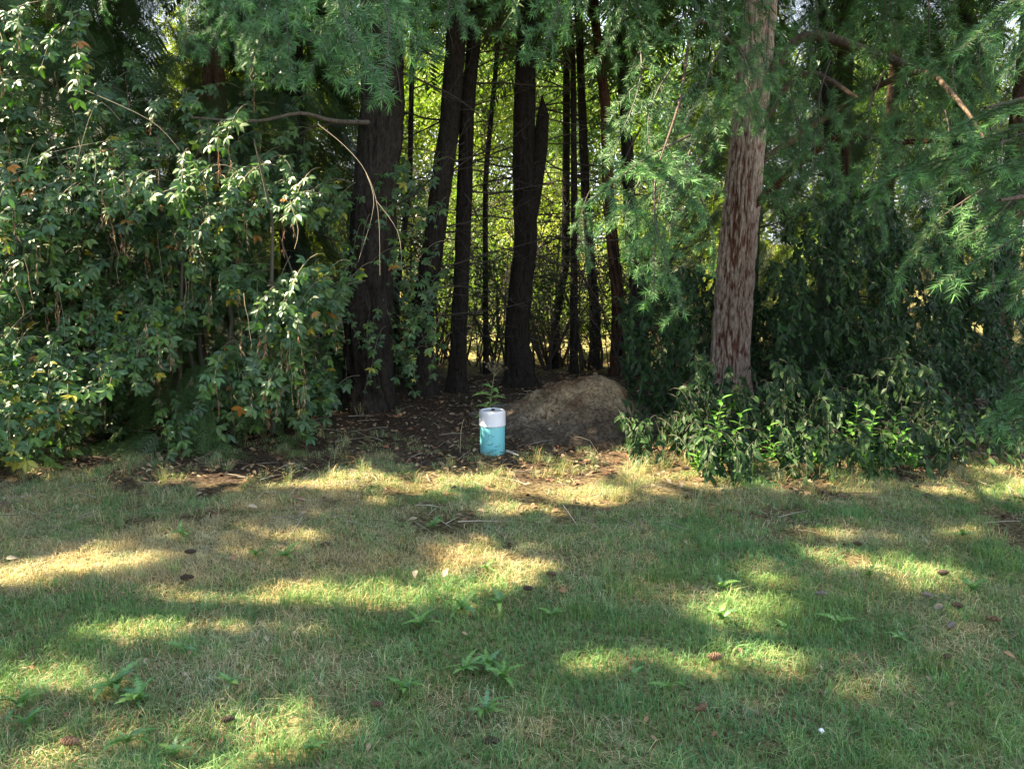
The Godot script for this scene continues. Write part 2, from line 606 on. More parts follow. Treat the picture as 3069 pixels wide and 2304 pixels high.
func axis_path(base: Vector3, marks: Array, H: float) -> Array:     # a trunk's axis through points seen at the depth of its base
	var path := [Vector3.ZERO]
	for m in marks:
		path.push_back(at(m[0], m[1], -base.z) - base + Vector3(rf(-0.06, 0.06), 0, rf(-0.08, 0.08)))
	var a: Vector3 = path[-2]
	var b: Vector3 = path[-1]
	var d := (b - a).normalized()
	d = (d + Vector3.UP * 0.7).normalized()
	path.push_back(b + d * ((H - b.y) / d.y))
	return path

func bough_between(tree: Node3D, mesh: Mesh, L: float, a: Vector3, b: Vector3, roll := 0.0) -> void:
	var d := b - a
	part("bough", mesh, tree, Transform3D(aim(d, roll, d.length() / L), a - tree.position))

# ------------------------------------------------------------------ shrubs
func shrub(tree: Node3D, tips: Array, leafs: Array, cols: Array, opt: Dictionary) -> void:
	# arching shoots that end at the tips, with leaves along them; the nearest leaves are parts of their own
	var mb := MB.new()
	var all := []
	var base := tree.position
	for tip in tips:
		var out: Vector3 = opt.out
		var back: Vector3 = (-out * rf(0.5, 1.1) + Vector3.UP * rf(opt.rise * 0.3, opt.rise) + Vector3(rf(-0.45, 0.45), 0, 0)) * opt.len
		var s: Vector3 = tip + back
		s.y = maxf(s.y, 0.15)
		var ctl: Vector3 = s.lerp(tip, 0.55) + Vector3.UP * rf(0.1, 0.3) * opt.arch
		var path := []
		for i in 8:
			var t := i / 7.0
			path.push_back(s.lerp(ctl, t).lerp(ctl.lerp(tip, t), t) - base)
		mb.tube(path, 0.004, 0.0013, 3, tone(opt.stem, rf(0.7, 1.3)))
		var k: int = rng.randi_range(opt.n0, opt.n1)
		for i in k:
			var t := lerpf(0.3, 1.0, (i + rng.randf()) / k) * 6.99
			var j := int(t)
			var p: Vector3 = path[j].lerp(path[j + 1], t - j)
			var ax: Vector3 = (path[j + 1] - path[j]).normalized()
			var d: Vector3 = (ax * opt.fwd + rdir() * 0.8 + Vector3.DOWN * opt.down + out * 0.25).normalized()
			var face: Vector3 = (Vector3.UP * 0.75 + out * 0.55 + rdir() * opt.mess).normalized()
			all.push_back([p, leafbasis(d, face, rf(0.55, 1.3) * opt.size)])
	part("stems", mb.mesh(M.wood), tree).set_meta("kind", "stuff")
	var order := range(all.size())
	order.sort_custom(func(x, y): return all[x][0].z > all[y][0].z)
	var single: int = opt.single
	var xs := []
	var cs := []
	for v in leafs.size(): xs.push_back([]); cs.push_back([])
	for q in order.size():
		var e = all[order[q]]
		var w: Vector3 = e[0] + base
		var v := rng.randi() % leafs.size()
		if single > 0 and absf(w.x / w.z) < 0.68:
			single -= 1
			part("leaf", opt.tinted[rng.randi() % opt.tinted.size()], tree, Transform3D(e[1], e[0]))
			continue
		var c: Color = cols[rng.randi() % cols.size()]
		if rng.randf() < opt.get("yellow", 0.0): c = [lin(0.42, 0.34, 0.03), lin(0.45, 0.2, 0.04), lin(0.2, 0.3, 0.03)][rng.randi() % 3]
		xs[v].push_back(Transform3D(e[1], e[0]))
		cs[v].push_back(tone(c, rf(0.75, 1.25), rf(-0.08, 0.08)))
	for v in leafs.size():
		many("leaves", leafs[v], xs[v], cs[v], tree)

func scatter_clumps(tree: Node3D, center: Vector3, rad: Vector3, n: int, mesh: Mesh, c: Color, size: float, hollow := 0.5) -> void:
	var xs := []
	var cs := []
	for i in n:
		var d := rdir()
		var p := center + d * rad * lerpf(hollow, 1.0, rng.randf()) * (0.8 + 0.5 * nz.get_noise_3d(d.x * 60 + center.x * 37, d.y * 60, d.z * 60))
		if p.y + tree.position.y < 0.05: continue
		xs.push_back(Transform3D(Basis(rdir(), rng.randf() * TAU).scaled(Vector3.ONE * size * rf(0.7, 1.3)), p))
		cs.push_back(tone(c, snappedf(rf(0.7, 1.3), 0.1), snappedf(rf(-0.12, 0.15), 0.08)))
	joined("foliage", mesh, xs, cs, tree)

# ------------------------------------------------------------------ the scene
func _ready() -> void:
	rng.seed = 7
	nz.noise_type = FastNoiseLite.TYPE_SIMPLEX_SMOOTH
	nz.frequency = 0.01
	nz.fractal_octaves = 2
	camera_and_light()
	materials()
	ground()
	gaps_in_canopy()
	firs()
	cedars()
	left_shrubs()
	right_shrubs()
	background()
	mound_and_canister()
	grass()
	litter()
	weeds()
	small_things()

func camera_and_light() -> void:
	var cam := Camera3D.new()
	cam.name = "camera"
	add_child(cam)
	cam.position = CAM
	cam.rotation.x = -PITCH
	cam.fov = 52.0
	cam.far = 400.0
	cam.current = true
	var sky := ProceduralSkyMaterial.new()
	sky.sky_top_color = Color(0.62, 0.71, 0.83)
	sky.sky_horizon_color = Color(0.90, 0.92, 0.93)
	sky.sky_curve = 0.25
	sky.ground_bottom_color = Color(0.22, 0.24, 0.18)
	sky.ground_horizon_color = Color(0.5, 0.52, 0.48)
	sky.sky_energy_multiplier = 0.76
	var e := Environment.new()
	e.background_mode = Environment.BG_SKY
	e.sky = Sky.new()
	e.sky.sky_material = sky
	e.tonemap_mode = Environment.TONE_MAPPER_LINEAR
	e.tonemap_exposure = 6.5
	e.sdfgi_enabled = true; e.ssao_enabled = true; e.ssil_enabled = true
	var we := WorldEnvironment.new()
	we.name = "world"
	we.environment = e
	add_child(we)
	var el := deg_to_rad(44.0)
	var az := deg_to_rad(6.0)                                   # the sun stands to the left, a little before the camera
	sun_dir = Vector3(-cos(el) * cos(az), sin(el), -cos(el) * sin(az))
	sun_u = sun_dir.cross(Vector3.UP).normalized()
	sun_v = sun_u.cross(sun_dir)
	var sun := DirectionalLight3D.new()
	sun.name = "sun"
	add_child(sun)
	sun.look_at_from_position(sun_dir * 50.0, Vector3.ZERO)
	sun.light_energy = 1.6
	sun.light_color = Color(1.0, 0.93, 0.8)
	sun.light_angular_distance = 0.5
	sun.shadow_enabled = true

func materials() -> void:
	M.needle = mat(0.55, Color(0.45, 0.62, 0.3))
	M.cedar = mat(0.5, Color(0.5, 0.62, 0.22))
	M.leaf = mat(0.42, Color(0.62, 0.78, 0.25))
	M.glossy = mat(0.5, Color(0.5, 0.68, 0.25), 0.35)
	M.sunleaf = mat(0.5, Color(0.8, 0.92, 0.3))
	M.grass = mat(0.6, Color(0.6, 0.7, 0.3))
	M.dry = mat(0.8, Color(0.4, 0.33, 0.22))
	M.wood = mat(0.85)
	M.soil = mat(0.95, Color.BLACK, 0.2)
	M.soil.albedo_texture = noise_tex(0.02, 5, [[0.25, Color(0.55, 0.52, 0.5)], [0.5, Color(0.85, 0.83, 0.8)], [0.75, Color(1, 1, 1)]])
	M.soil.uv1_triplanar = true
	M.soil.uv1_world_triplanar = true
	M.soil.uv1_scale = Vector3.ONE * 2.3
	M.soil.heightmap_enabled = false
	M.soil.normal_enabled = true
	var nt := noise_tex(0.03, 9, [], 5)
	nt.as_normal_map = true
	nt.bump_strength = 4.0
	M.soil.normal_texture = nt
	M.bark = mat(0.9, Color.BLACK, 0.3)
	M.bark.albedo_texture = noise_tex(0.018, 21, [[0.2, Color(0.6, 0.55, 0.52)], [0.45, Color(0.86, 0.84, 0.82)], [0.7, Color(1, 0.98, 0.96)]], 6)
	M.bark.uv1_triplanar = true
	M.bark.uv1_world_triplanar = true
	M.bark.uv1_scale = Vector3(4.5, 1.1, 4.5)
	M.bark.normal_enabled = true
	var bt := noise_tex(0.03, 33, [], 6)
	bt.as_normal_map = true
	bt.bump_strength = 16.0
	M.bark.normal_texture = bt
	M.lid = mat(0.35); M.can = mat(0.28)

func ground() -> void:
	var st := SurfaceTool.new()
	st.begin(Mesh.PRIMITIVE_TRIANGLES)
	var n := 190
	var f := func(u: float) -> float: return 7.0 * u + 170.0 * signf(u) * pow(absf(u), 5.0)
	for j in n + 1:
		for i in n + 1:
			var x: float = f.call(float(i) / n * 2.0 - 1.0)
			var z: float = f.call(float(j) / n * 2.0 - 1.0) - 6.0
			var k := nz.get_noise_2d(x * 90, z * 90)
			var lawn := lin(0.2, 0.17, 0.085)
			var dirt := lin(0.10, 0.072, 0.05)
			var meadow := lin(0.38, 0.34, 0.14)
			var c := lawn.lerp(dirt, smoothstep(-5.0, -6.2, z + k * 1.2)).lerp(meadow, smoothstep(-10.5, -13.0, z + k * 2.0))
			st.set_color(tone(c, 1.0 + k * 0.5))
			st.add_vertex(Vector3(x, height(x, z), z))
	for j in n:
		for i in n:
			var A := j * (n + 1) + i
			for q in [A, A + 1, A + n + 2, A, A + n + 2, A + n + 1]: st.add_index(q)
	st.generate_normals()
	st.set_material(M.soil)
	var o := MeshInstance3D.new()
	o.name = "ground"
	o.mesh = st.commit()
	add_child(o)
	o.set_meta("kind", "structure")
	o.set_meta("label", "lawn soil and forest floor")

func gaps_in_canopy() -> void:
	# where the photograph shows sun on the lawn
	sunny_strip(-60, 740, 140, 735, 0.24)
	sunny_strip(-60, 775, 250, 780, 0.2)
	sunny_strip(-60, 695, 60, 712, 0.14)
	sunny_strip(215, 725, 290, 712, 0.05)
	sunny_strip(150, 622, 340, 606, 0.12)
	sunny_strip(290, 602, 510, 570, 0.14)
	sunny_strip(180, 598, 300, 588, 0.1)
	sunny_strip(-40, 582, 90, 572, 0.12)
	sunny_strip(90, 566, 260, 543, 0.13)
	sunny_strip(-20, 548, 130, 532, 0.10, 0.6)
	sunny_strip(30, 640, 150, 622, 0.06, 0.7)
	sunny_strip(220, 522, 400, 505, 0.14, 0.6)
	sunny_strip(430, 520, 570, 500, 0.12, 0.6)
	sunny_strip(490, 545, 560, 530, 0.08, 0.7)
	sunny_strip(600, 505, 640, 498, 0.12, 0.7)
	sunny_strip(745, 560, 815, 578, 0.085)
	sunny_strip(815, 582, 880, 590, 0.07, 0.8)
	sunny_strip(705, 620, 740, 632, 0.07)
	sunny_strip(735, 632, 742, 645, 0.04)
	sunny_strip(690, 578, 715, 578, 0.04, 0.8)
	sunny_strip(860, 553, 905, 572, 0.09)
	sunny_strip(900, 578, 970, 600, 0.08)
	sunny_strip(910, 560, 960, 566, 0.05, 0.8)
	sunny_strip(820, 520, 860, 530, 0.09, 0.7)
	sunny_strip(980, 488, 1040, 495, 0.1)
	sunny_strip(580, 705, 640, 730, 0.08, 0.7)
	sunny_strip(740, 660, 800, 668, 0.06, 0.5)
	sunny_strip(800, 690, 880, 700, 0.07, 0.4)
	sunny_strip(640, 650, 700, 655, 0.06, 0.5)
	# and on boughs and shrubs
	rng.seed = 98
	for i in 26: sunny(at(rf(580, 730), rf(120, 310), 5.6), rf(0.08, 0.2), 0.95)
	for i in 22: sunny(at(rf(890, 1030), rf(90, 280), 4.1), rf(0.08, 0.18), 0.95)
	for i in 9: sunny(at(rf(712, 765), rf(130, 380), 8.1), rf(0.05, 0.12), 0.95)
	for i in 7: sunny(at(rf(170, 400), rf(10, 80), 3.8), rf(0.06, 0.14), 0.95)
	rng.seed = 99
	for i in 150:
		var px := 340.0 * pow(rng.randf(), 1.4) - 10.0
		sunny(at(px, rf(70, 460), rf(5.7, 6.6)), rf(0.08, 0.24), 0.93)
	for i in 18:
		sunny(at(rf(0, 90), rf(190, 460), 5.9), rf(0.15, 0.3), 0.85)

var fir_hi := []
var spray_fir: ArrayMesh
var limbs := []
func firs() -> void:
	var dark := lin(0.06, 0.142, 0.05)
	var pale := lin(0.19, 0.42, 0.12)
	for i in 5:
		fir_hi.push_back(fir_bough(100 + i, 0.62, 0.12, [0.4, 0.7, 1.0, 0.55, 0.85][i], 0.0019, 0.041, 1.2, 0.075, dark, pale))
	spray_fir = coarse_spray(120, 0.8, 0.017, 14, dark.lerp(pale, 0.2) * 0.6, M.needle)
	for i in 6:
		limbs.push_back(dead_branch(140 + i, 1.4, 0.013, lin(0.055, 0.045, 0.035)))
	var black := lin(0.025, 0.019, 0.015)
	var grey := lin(0.05, 0.044, 0.038)
	var red := lin(0.17, 0.065, 0.045)
	# the fir at the left
	var b := gnd(370, 406)
	var t := thing("fir_tree", "thickest dark fir trunk, beside the big leafy shrub at the left", "tree", b)
	var p := axis_path(b, [[371, 330], [378, 200], [382, 110], [388, 0]], 15.0)
	part("trunk", trunk_mesh(1, p, 0.26, 0.05, 64, 110, 0.03, 936.0, 0.05, black, grey, M.bark), t)
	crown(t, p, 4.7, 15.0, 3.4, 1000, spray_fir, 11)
	boughs_left(t, p)
	deadwood(t, p, 12, 31, 0.8, 4.4)
	# the three dark trunks in the middle
	b = gnd(424, 393)
	t = thing("fir_tree", "slim dark trunk leaning right, next right of the thickest left fir", "tree", b)
	p = axis_path(b, [[424, 330], [440, 230], [448, 120], [458, 0]], 13.0)
	part("trunk", trunk_mesh(2, p, 0.135, 0.04, 40, 90, 0.016, 1188.0, 0.05, black, tone(grey, 0.8), M.bark), t)
	crown(t, p, 5.4, 13.0, 2.4, 420, spray_fir, 12)
	deadwood(t, p, 16, 32, 0.7, 4.8)
	b = gnd(457, 389)
	t = thing("fir_tree", "straight thin dark trunk between the leaning trunk and the forked trunk", "tree", b)
	p = axis_path(b, [[457, 330], [463, 230], [469, 120], [477, 0]], 12.0)
	part("trunk", trunk_mesh(3, p, 0.10, 0.03, 36, 80, 0.014, 1188.0, 0.04, black, tone(grey, 0.7), M.bark), t)
	crown(t, p, 5.4, 12.0, 2.2, 380, spray_fir, 13)
	deadwood(t, p, 16, 33, 0.5, 4.8)
	b = gnd(519, 384)
	t = thing("fir_tree", "dark forked trunk behind the canister, with a broken pointed stub", "tree", b)
	p = axis_path(b, [[519, 330], [523, 240], [524, 150], [526, 80], [528, 0]], 13.0)
	part("trunk", trunk_mesh(4, p, 0.155, 0.04, 48, 100, 0.02, 1080.0, 0.07, black, tone(grey, 0.7), M.bark), t)
	var f := [at(524, 235, -b.z) - b, at(533, 190, -b.z) - b, at(540, 150, -b.z) - b, at(543, 115, -b.z) - b, at(542, 95, -b.z) - b]
	var mb := MB.new()
	mb.tube(f.slice(0, 4), 0.13, 0.075, 12, black.lerp(grey, 0.4))
	mb.tube(f.slice(3), 0.075, 0.006, 12, black.lerp(grey, 0.4))
	part("broken_stub", mb.mesh(M.bark), t)
	crown(t, p, 5.4, 13.0, 2.6, 420, spray_fir, 14)
	deadwood(t, p, 22, 34, 0.6, 4.8)
	# the fir at the right, red brown and bare below
	b = gnd(728, 398)
	t = thing("fir_tree", "big red brown fir trunk with furrowed bark at the right", "tree", b)
	p = axis_path(b, [[732, 330], [740, 220], [750, 120], [762, 0]], 15.0)
	part("trunk", trunk_mesh(5, p, 0.21, 0.05, 170, 250, 0.032, 1200.0, 0.05, lin(0.27, 0.12, 0.085), lin(0.66, 0.525, 0.435), M.bark, 6.0), t)
	crown(t, p, 4.6, 15.0, 3.3, 1000, spray_fir, 15)
	boughs_right(t, p)
	deadwood(t, p, 4, 35, 1.6, 3.6)
	# thin trunks behind
	var thin := [
		[574, 372, [[571, 200], [572, 60], [570, 0]], 0.055, "thin upright dark stem right of the forked trunk"],
		[553, 366, [[556, 320], [562, 262], [566, 220]], 0.07, "thin dark stem leaning right at the foot, behind the mound"],
		[594, 368, [[592, 320], [589, 262], [588, 200]], 0.075, "straight dark stem just left of the hanging fir boughs"],
		[618, 372, [[617, 300], [612, 200], [606, 110], [597, 0]], 0.10, "reddish brown stem leaning left above the mound"],
		[636, 374, [[634, 300], [632, 240]], 0.11, "short thick dark trunk half hidden by the hanging fir boughs"],
		[486, 372, [[488, 300], [487, 180], [492, 60]], 0.04, "thinnest dark pole between the straight trunk and the forked trunk"],
		[398, 372, [[400, 300], [412, 180], [416, 60]], 0.045, "thin pole seen between the two leftmost fir trunks"],
		[78, 378, [[74, 120], [70, 20]], 0.16, "dark trunk high in the cedar foliage at the far left"],
		[296, 380, [[292, 240], [290, 100], [292, 20]], 0.17, "dark trunk hidden behind the left shrub's right half"],
		[842, 372, [[838, 250], [830, 120], [826, 0]], 0.11, "dark trunk behind the right hand shrubs"],
		[950, 374, [[952, 250], [960, 120], [962, 0]], 0.13, "dark trunk near the right border behind drooping boughs"]]
	for i in thin.size():
		var q = thin[i]
		b = gnd(q[0], q[1])
		t = thing("slender_tree", q[4], "tree", b)
		p = axis_path(b, q[2], 9.0 + i % 3)
		part("trunk", trunk_mesh(40 + i, p, q[3], 0.02, 20, 50, q[3] * 0.12, 1188.0, q[3] * 0.3, black, tone(grey, 0.9) if i != 3 else lin(0.15, 0.08, 0.05), M.bark), t)
		crown(t, p, 5.2, 9.0, 1.7, 190, spray_fir, 60 + i)
		deadwood(t, p, 13, 70 + i, 0.4, 4.8)
	rng.seed = 170
	var tn := ["beside the thick fir trunk", "between the thick and the leaning trunk", "behind the leaning trunk", "between the straight and the forked trunk", "left of the forked trunk's foot", "right of the forked trunk", "behind the mound's left slope", "behind the mound's top", "behind the hanging boughs", "left of the red brown trunk"]
	for i in tn.size():
		var q := gnd(lerpf(395, 690, i / 9.0) + rf(-8, 8), 366 + rf(-8, 9))
		t = thing("bare_shrub", "thicket of bare dead twigs " + tn[i], "shrub", q)
		for k in 13:
			part("stem", limbs[rng.randi() % 6], t, Transform3D(aim(Vector3(rf(-0.55, 0.55), 1.0, rf(-0.4, 0.4)), rf(0, TAU), rf(0.8, 1.9)), Vector3(rf(-0.3, 0.3), 0, rf(-0.3, 0.3))))
		for k in 9:
			part("stem", limbs[rng.randi() % 6], t, Transform3D(aim(Vector3(rf(-1, 1), rf(-0.2, 0.4), rf(-0.4, 0.4)), rf(0, TAU), rf(0.6, 1.3)), Vector3(rf(-0.4, 0.4), rf(0.5, 2.8), rf(-0.3, 0.3))))
	var under := leaf_clump(171, 0.22, 26, 0.055, Color.WHITE, M.leaf)
	var un := ["beside the thick fir trunk's right edge", "between the leaning and the straight trunk", "at the straight trunk's right", "behind the forked trunk", "above the mound's peak", "behind the hanging boughs' tips"]
	for i in un.size():
		var q := gnd([405, 440, 487, 545, 600, 640][i], 368 + rf(-6, 6))
		t = thing("understory_shrub", "thin dark leafy undergrowth " + un[i], "shrub", q)
		for k in 4:
			part("stem", limbs[rng.randi() % 6], t, Transform3D(aim(Vector3(rf(-0.4, 0.4), 1.0, rf(-0.3, 0.3)), rf(0, TAU), rf(1.0, 1.9)), Vector3(rf(-0.1, 0.1), 0, rf(-0.1, 0.1))))
		scatter_clumps(t, Vector3(0, 1.3, 0), Vector3(0.62, 1.45, 0.5), 72, under, lin(0.05, 0.085, 0.025), 1.0, 0.2)
	var fallen := [[[545, 215], [520, 268], 9.3, "dark dead limb slanting down to the forked trunk from the right"], [[462, 190], [512, 262], 9.4, "dark dead limb slanting from the straight trunk to the forked trunk"], [[640, 130], [585, 215], 8.6, "dead limb slanting up behind the hanging boughs"], [[430, 268], [398, 262], 9.2, "short dead limb across the gap left of the leaning trunk"], [[400, 190], [440, 255], 9.6, "dead limb slanting across the gap beside the thick trunk"], [[600, 330], [566, 270], 10.0, "dead limb leaning on the thin stems above the mound"]]
	for i in fallen.size():
		var q = fallen[i]
		var a: Vector3 = at(q[0][0], q[0][1], q[2])
		var e: Vector3 = at(q[1][0], q[1][1], q[2] - 0.3)
		solo("dead_limb", limbs[i], q[3], "dead limb", Transform3D(aim(e - a, 0.7 * i, (e - a).length() / 1.3), a))
	b = Vector3(4.3, height(4.3, -4.9), -4.9)
	t = thing("fir_tree", "fir by the lawn whose bright boughs reach in from the right", "tree", b)
	p = [Vector3.ZERO, Vector3(0, 4, 0), Vector3(0.1, 8, 0), Vector3(0.1, 12, 0.1)]
	part("trunk", trunk_mesh(88, p, 0.2, 0.03, 24, 60, 0.02, 260.0, 0.04, red, lin(0.3, 0.22, 0.17), M.bark), t)
	crown(t, p, 4.6, 12.0, 2.4, 420, spray_fir, 97, 0.9, Color.WHITE)
	boughs_edge(t)

func deadwood(t: Node3D, p: Array, n: int, seed_: int, y0: float, y1: float) -> void:
	rng.seed = seed_
	for i in n:
		var y := rf(y0, y1)
		var a: float = rf(-0.4, PI + 0.4) if rng.randf() < 0.35 else [0.0, PI][rng.randi() % 2] + rf(-0.6, 0.6)
		var d := Vector3(cos(a), rf(-0.3, 0.35), -sin(a) * 0.6)
		part("dead_branch", limbs[rng.randi() % limbs.size()], t, Transform3D(aim(d, rf(0, TAU), rf(0.5, 1.15)), along(p, y)))

func bough_set(t: Node3D, rows: Array) -> void:              # each row: from where to where (sight and depth), which bough
	for r in rows:
		bough_between(t, fir_hi[r[6]], 0.62, at(r[0], r[1], r[2]), at(r[3], r[4], r[5]), r[7] if r.size() > 7 else 0.0)

func limb(t: Node3D, pts: Array, r0: float, r1: float, c: Color) -> void:
	var mb := MB.new()
	var path := []
	for i in pts.size() - 1:
		for k in 4:
			var q := k / 4.0
			var a: Vector3 = pts[maxi(i - 1, 0)]
			var dd: Vector3 = pts[mini(i + 2, pts.size() - 1)]
			path.push_back(pts[i].cubic_interpolate(pts[i + 1], a, dd, q) - t.position)
	path.push_back(pts[-1] - t.position)
	mb.tube(path, r0, r1, 8, c)
	part("limb", mb.mesh(M.bark), t)

func boughs_left(t: Node3D, p: Array) -> void:
	var w := t.position
	var brown := lin(0.11, 0.085, 0.065)
	limb(t, [w + along(p, 4.6), at(300, -190, 6.0), at(345, -60, 4.1)], 0.045, 0.012, brown)
	limb(t, [w + along(p, 4.4), at(250, -180, 6.0), at(200, -60, 4.3)], 0.04, 0.012, brown)
	limb(t, [w + along(p, 4.8), at(480, -160, 6.4), at(520, -60, 5.2)], 0.04, 0.012, brown)
	limb(t, [w + along(p, 2.95), at(335, 121, 7.7), at(300, 113, 7.4), at(255, 121, 7.2), at(190, 117, 7.0)], 0.026, 0.008, lin(0.2, 0.18, 0.15))
	part("dead_branch", limbs[2], t, Transform3D(aim(at(230, 130, 7.3) - at(345, 122, 8.0), 1.0, 0.8), at(345, 122, 8.0) - w))
	bough_set(t, [
		[205, -45, 4.2, 172, 48, 4.0, 0], [210, -40, 4.2, 213, 54, 4.0, 1], [240, -45, 4.3, 236, 40, 4.1, 2], 
		[262, -30, 4.0, 250, 66, 3.8, 3], [272, -40, 4.0, 272, 66, 3.8, 4], [285, -40, 3.9, 291, 79, 3.7, 0], 
		[345, -50, 4.0, 310, 66, 3.6, 1], [345, -60, 4.0, 348, 74, 3.6, 0, 0.4], [352, -55, 3.9, 402, 84, 3.5, 3], [340, -50, 3.8, 376, 76, 3.5, 4],
		[398, -60, 5.0, 408, 30, 4.8, 1], [412, -60, 5.0, 415, 58, 4.8, 2], [438, -60, 5.2, 443, 52, 5.0, 3],
		[465, -60, 5.2, 462, 30, 5.0, 0], [500, -60, 5.4, 536, 42, 5.2, 4], [540, -60, 5.2, 556, 60, 5.0, 1], [560, -50, 5.4, 572, 34, 5.2, 3],
		[120, -60, 6.4, 90, 6, 6.2, 2], [60, -60, 6.4, 40, 2, 6.2, 1]])

func boughs_right(t: Node3D, p: Array) -> void:
	var w := t.position
	var c := lin(0.16, 0.125, 0.1)
	limb(t, [w + along(p, 3.1), at(800, 38, 8.6), at(880, 56, 8.2), at(930, 74, 7.8)], 0.07, 0.03, c)
	limb(t, [w + along(p, 2.75), at(800, 74, 8.6), at(860, 100, 8.2)], 0.05, 0.02, c)
	limb(t, [w + along(p, 2.5), at(840, 108, 8.4), at(915, 72, 7.0), at(955, 97, 6.2), at(985, 140, 5.9)], 0.04, 0.01, lin(0.22, 0.17, 0.12))
	limb(t, [w + along(p, 2.0), at(830, 140, 8.2), at(890, 142, 7.6), at(950, 140, 7.0)], 0.045, 0.02, lin(0.12, 0.05, 0.035))
	limb(t, [w + along(p, 3.6), at(700, 20, 7.4), at(680, 100, 6.2), at(660, 160, 5.6)], 0.022, 0.005, c)
	bough_set(t, [
		[690, 135, 5.9, 580, 186, 5.3, 0], [690, 150, 5.9, 612, 212, 5.4, 1], [700, 160, 5.9, 648, 215, 5.4, 3], [690, 150, 5.8, 700, 216, 5.5, 4], [655, 180, 5.6, 690, 310, 5.3, 2], [660, 190, 5.6, 652, 292, 5.3, 0], [690, 180, 5.8, 728, 270, 5.6, 1], [640, 180, 5.8, 622, 262, 5.6, 4], [590, 190, 5.5, 583, 265, 5.4, 2], [640, 200, 5.7, 660, 276, 5.5, 1],
		[690, 10, 6.6, 630, 60, 6.2, 0], [640, 40, 6.4, 606, 160, 6.0, 3], [670, 70, 6.2, 640, 170, 5.9, 4], [720, 50, 6.4, 712, 140, 6.0, 2], [755, 40, 6.6, 760, 115, 6.2, 3], [740, 50, 6.4, 733, 122, 6.0, 1], [745, 76, 6.2, 776, 126, 6.0, 2], [762, -30, 6.8, 744, 52, 6.4, 4], [770, 10, 6.6, 766, 84, 6.3, 0], [745, 80, 6.2, 778, 128, 6.0, 2], [660, 90, 6.3, 660, 190, 6.0, 3],
		[620, -30, 6.6, 600, 60, 6.2, 1], [650, -40, 6.6, 640, 40, 6.2, 2], [720, -40, 6.8, 724, 60, 6.4, 0], [600, -40, 6.8, 618, 20, 6.5, 0],
		[800, -30, 7.6, 812, 70, 7.2, 1], [870, -40, 7.4, 882, 60, 7.0, 3], [905, -40, 7.2, 900, 60, 6.8, 4], [930, -30, 7.2, 934, 90, 6.6, 0],
		[800, 50, 7.6, 808, 150, 7.2, 2], [830, 60, 7.8, 836, 190, 7.4, 4], [885, 70, 7.2, 880, 190, 6.8, 2], [905, 80, 6.8, 902, 150, 6.4, 3], [930, 90, 6.8, 920, 180, 6.4, 1], [790, 100, 7.6, 792, 210, 7.4, 3], [815, 130, 7.6, 818, 230, 7.4, 0], [960, 40, 6.6, 972, 130, 6.2, 4], [985, 30, 6.6, 1000, 110, 6.2, 2], [945, 110, 6.2, 918, 200, 6.0, 1], [880, 150, 7.0, 884, 240, 6.8, 4]])

func boughs_edge(t: Node3D) -> void:
	var c := lin(0.16, 0.125, 0.1)
	limb(t, [t.position + Vector3(0, 2.1, 0), at(1100, 95, 4.6), at(985, 108, 4.3)], 0.04, 0.008, c)
	limb(t, [t.position + Vector3(0, 1.9, 0), at(1090, 190, 4.4), at(1000, 200, 4.1)], 0.04, 0.008, c)
	limb(t, [t.position + Vector3(0, 2.7, 0), at(1090, -20, 4.6), at(990, 0, 4.3)], 0.04, 0.008, c)
	limb(t, [t.position + Vector3(0, 1.3, 0), at(1080, 350, 4.4), at(1030, 372, 4.2)], 0.03, 0.008, c)
	bough_set(t, [
		[1060, 90, 4.4, 938, 116, 4.1, 0], [1070, 110, 4.4, 962, 128, 4.0, 3], [1080, 130, 4.4, 1012, 158, 4.1, 4],
		[1010, 140, 4.5, 880, 164, 4.2, 1], [1040, 130, 4.5, 905, 150, 4.2, 3], [1040, 160, 4.4, 935, 178, 4.2, 2], [1050, 170, 4.4, 985, 210, 4.2, 0],
		[1080, 190, 4.2, 942, 264, 3.9, 3], [1090, 210, 4.2, 1000, 272, 3.8, 1], [1090, 230, 4.2, 1018, 280, 3.8, 4], [1050, 180, 4.4, 978, 240, 4.1, 2],
		[1000, 180, 5.0, 884, 262, 4.8, 2], [1010, 200, 5.0, 930, 250, 4.8, 1],
		[1060, -30, 4.3, 952, 34, 4.0, 0], [1040, -40, 4.3, 966, 52, 4.1, 1], [1060, -20, 4.2, 1004, 66, 4.0, 3], [1080, 0, 4.2, 1020, 44, 4.0, 4],
		[1080, 330, 4.3, 988, 418, 4.0, 3], [1090, 350, 4.3, 1006, 428, 4.0, 0], [1080, 340, 4.2, 1020, 400, 4.0, 1]])

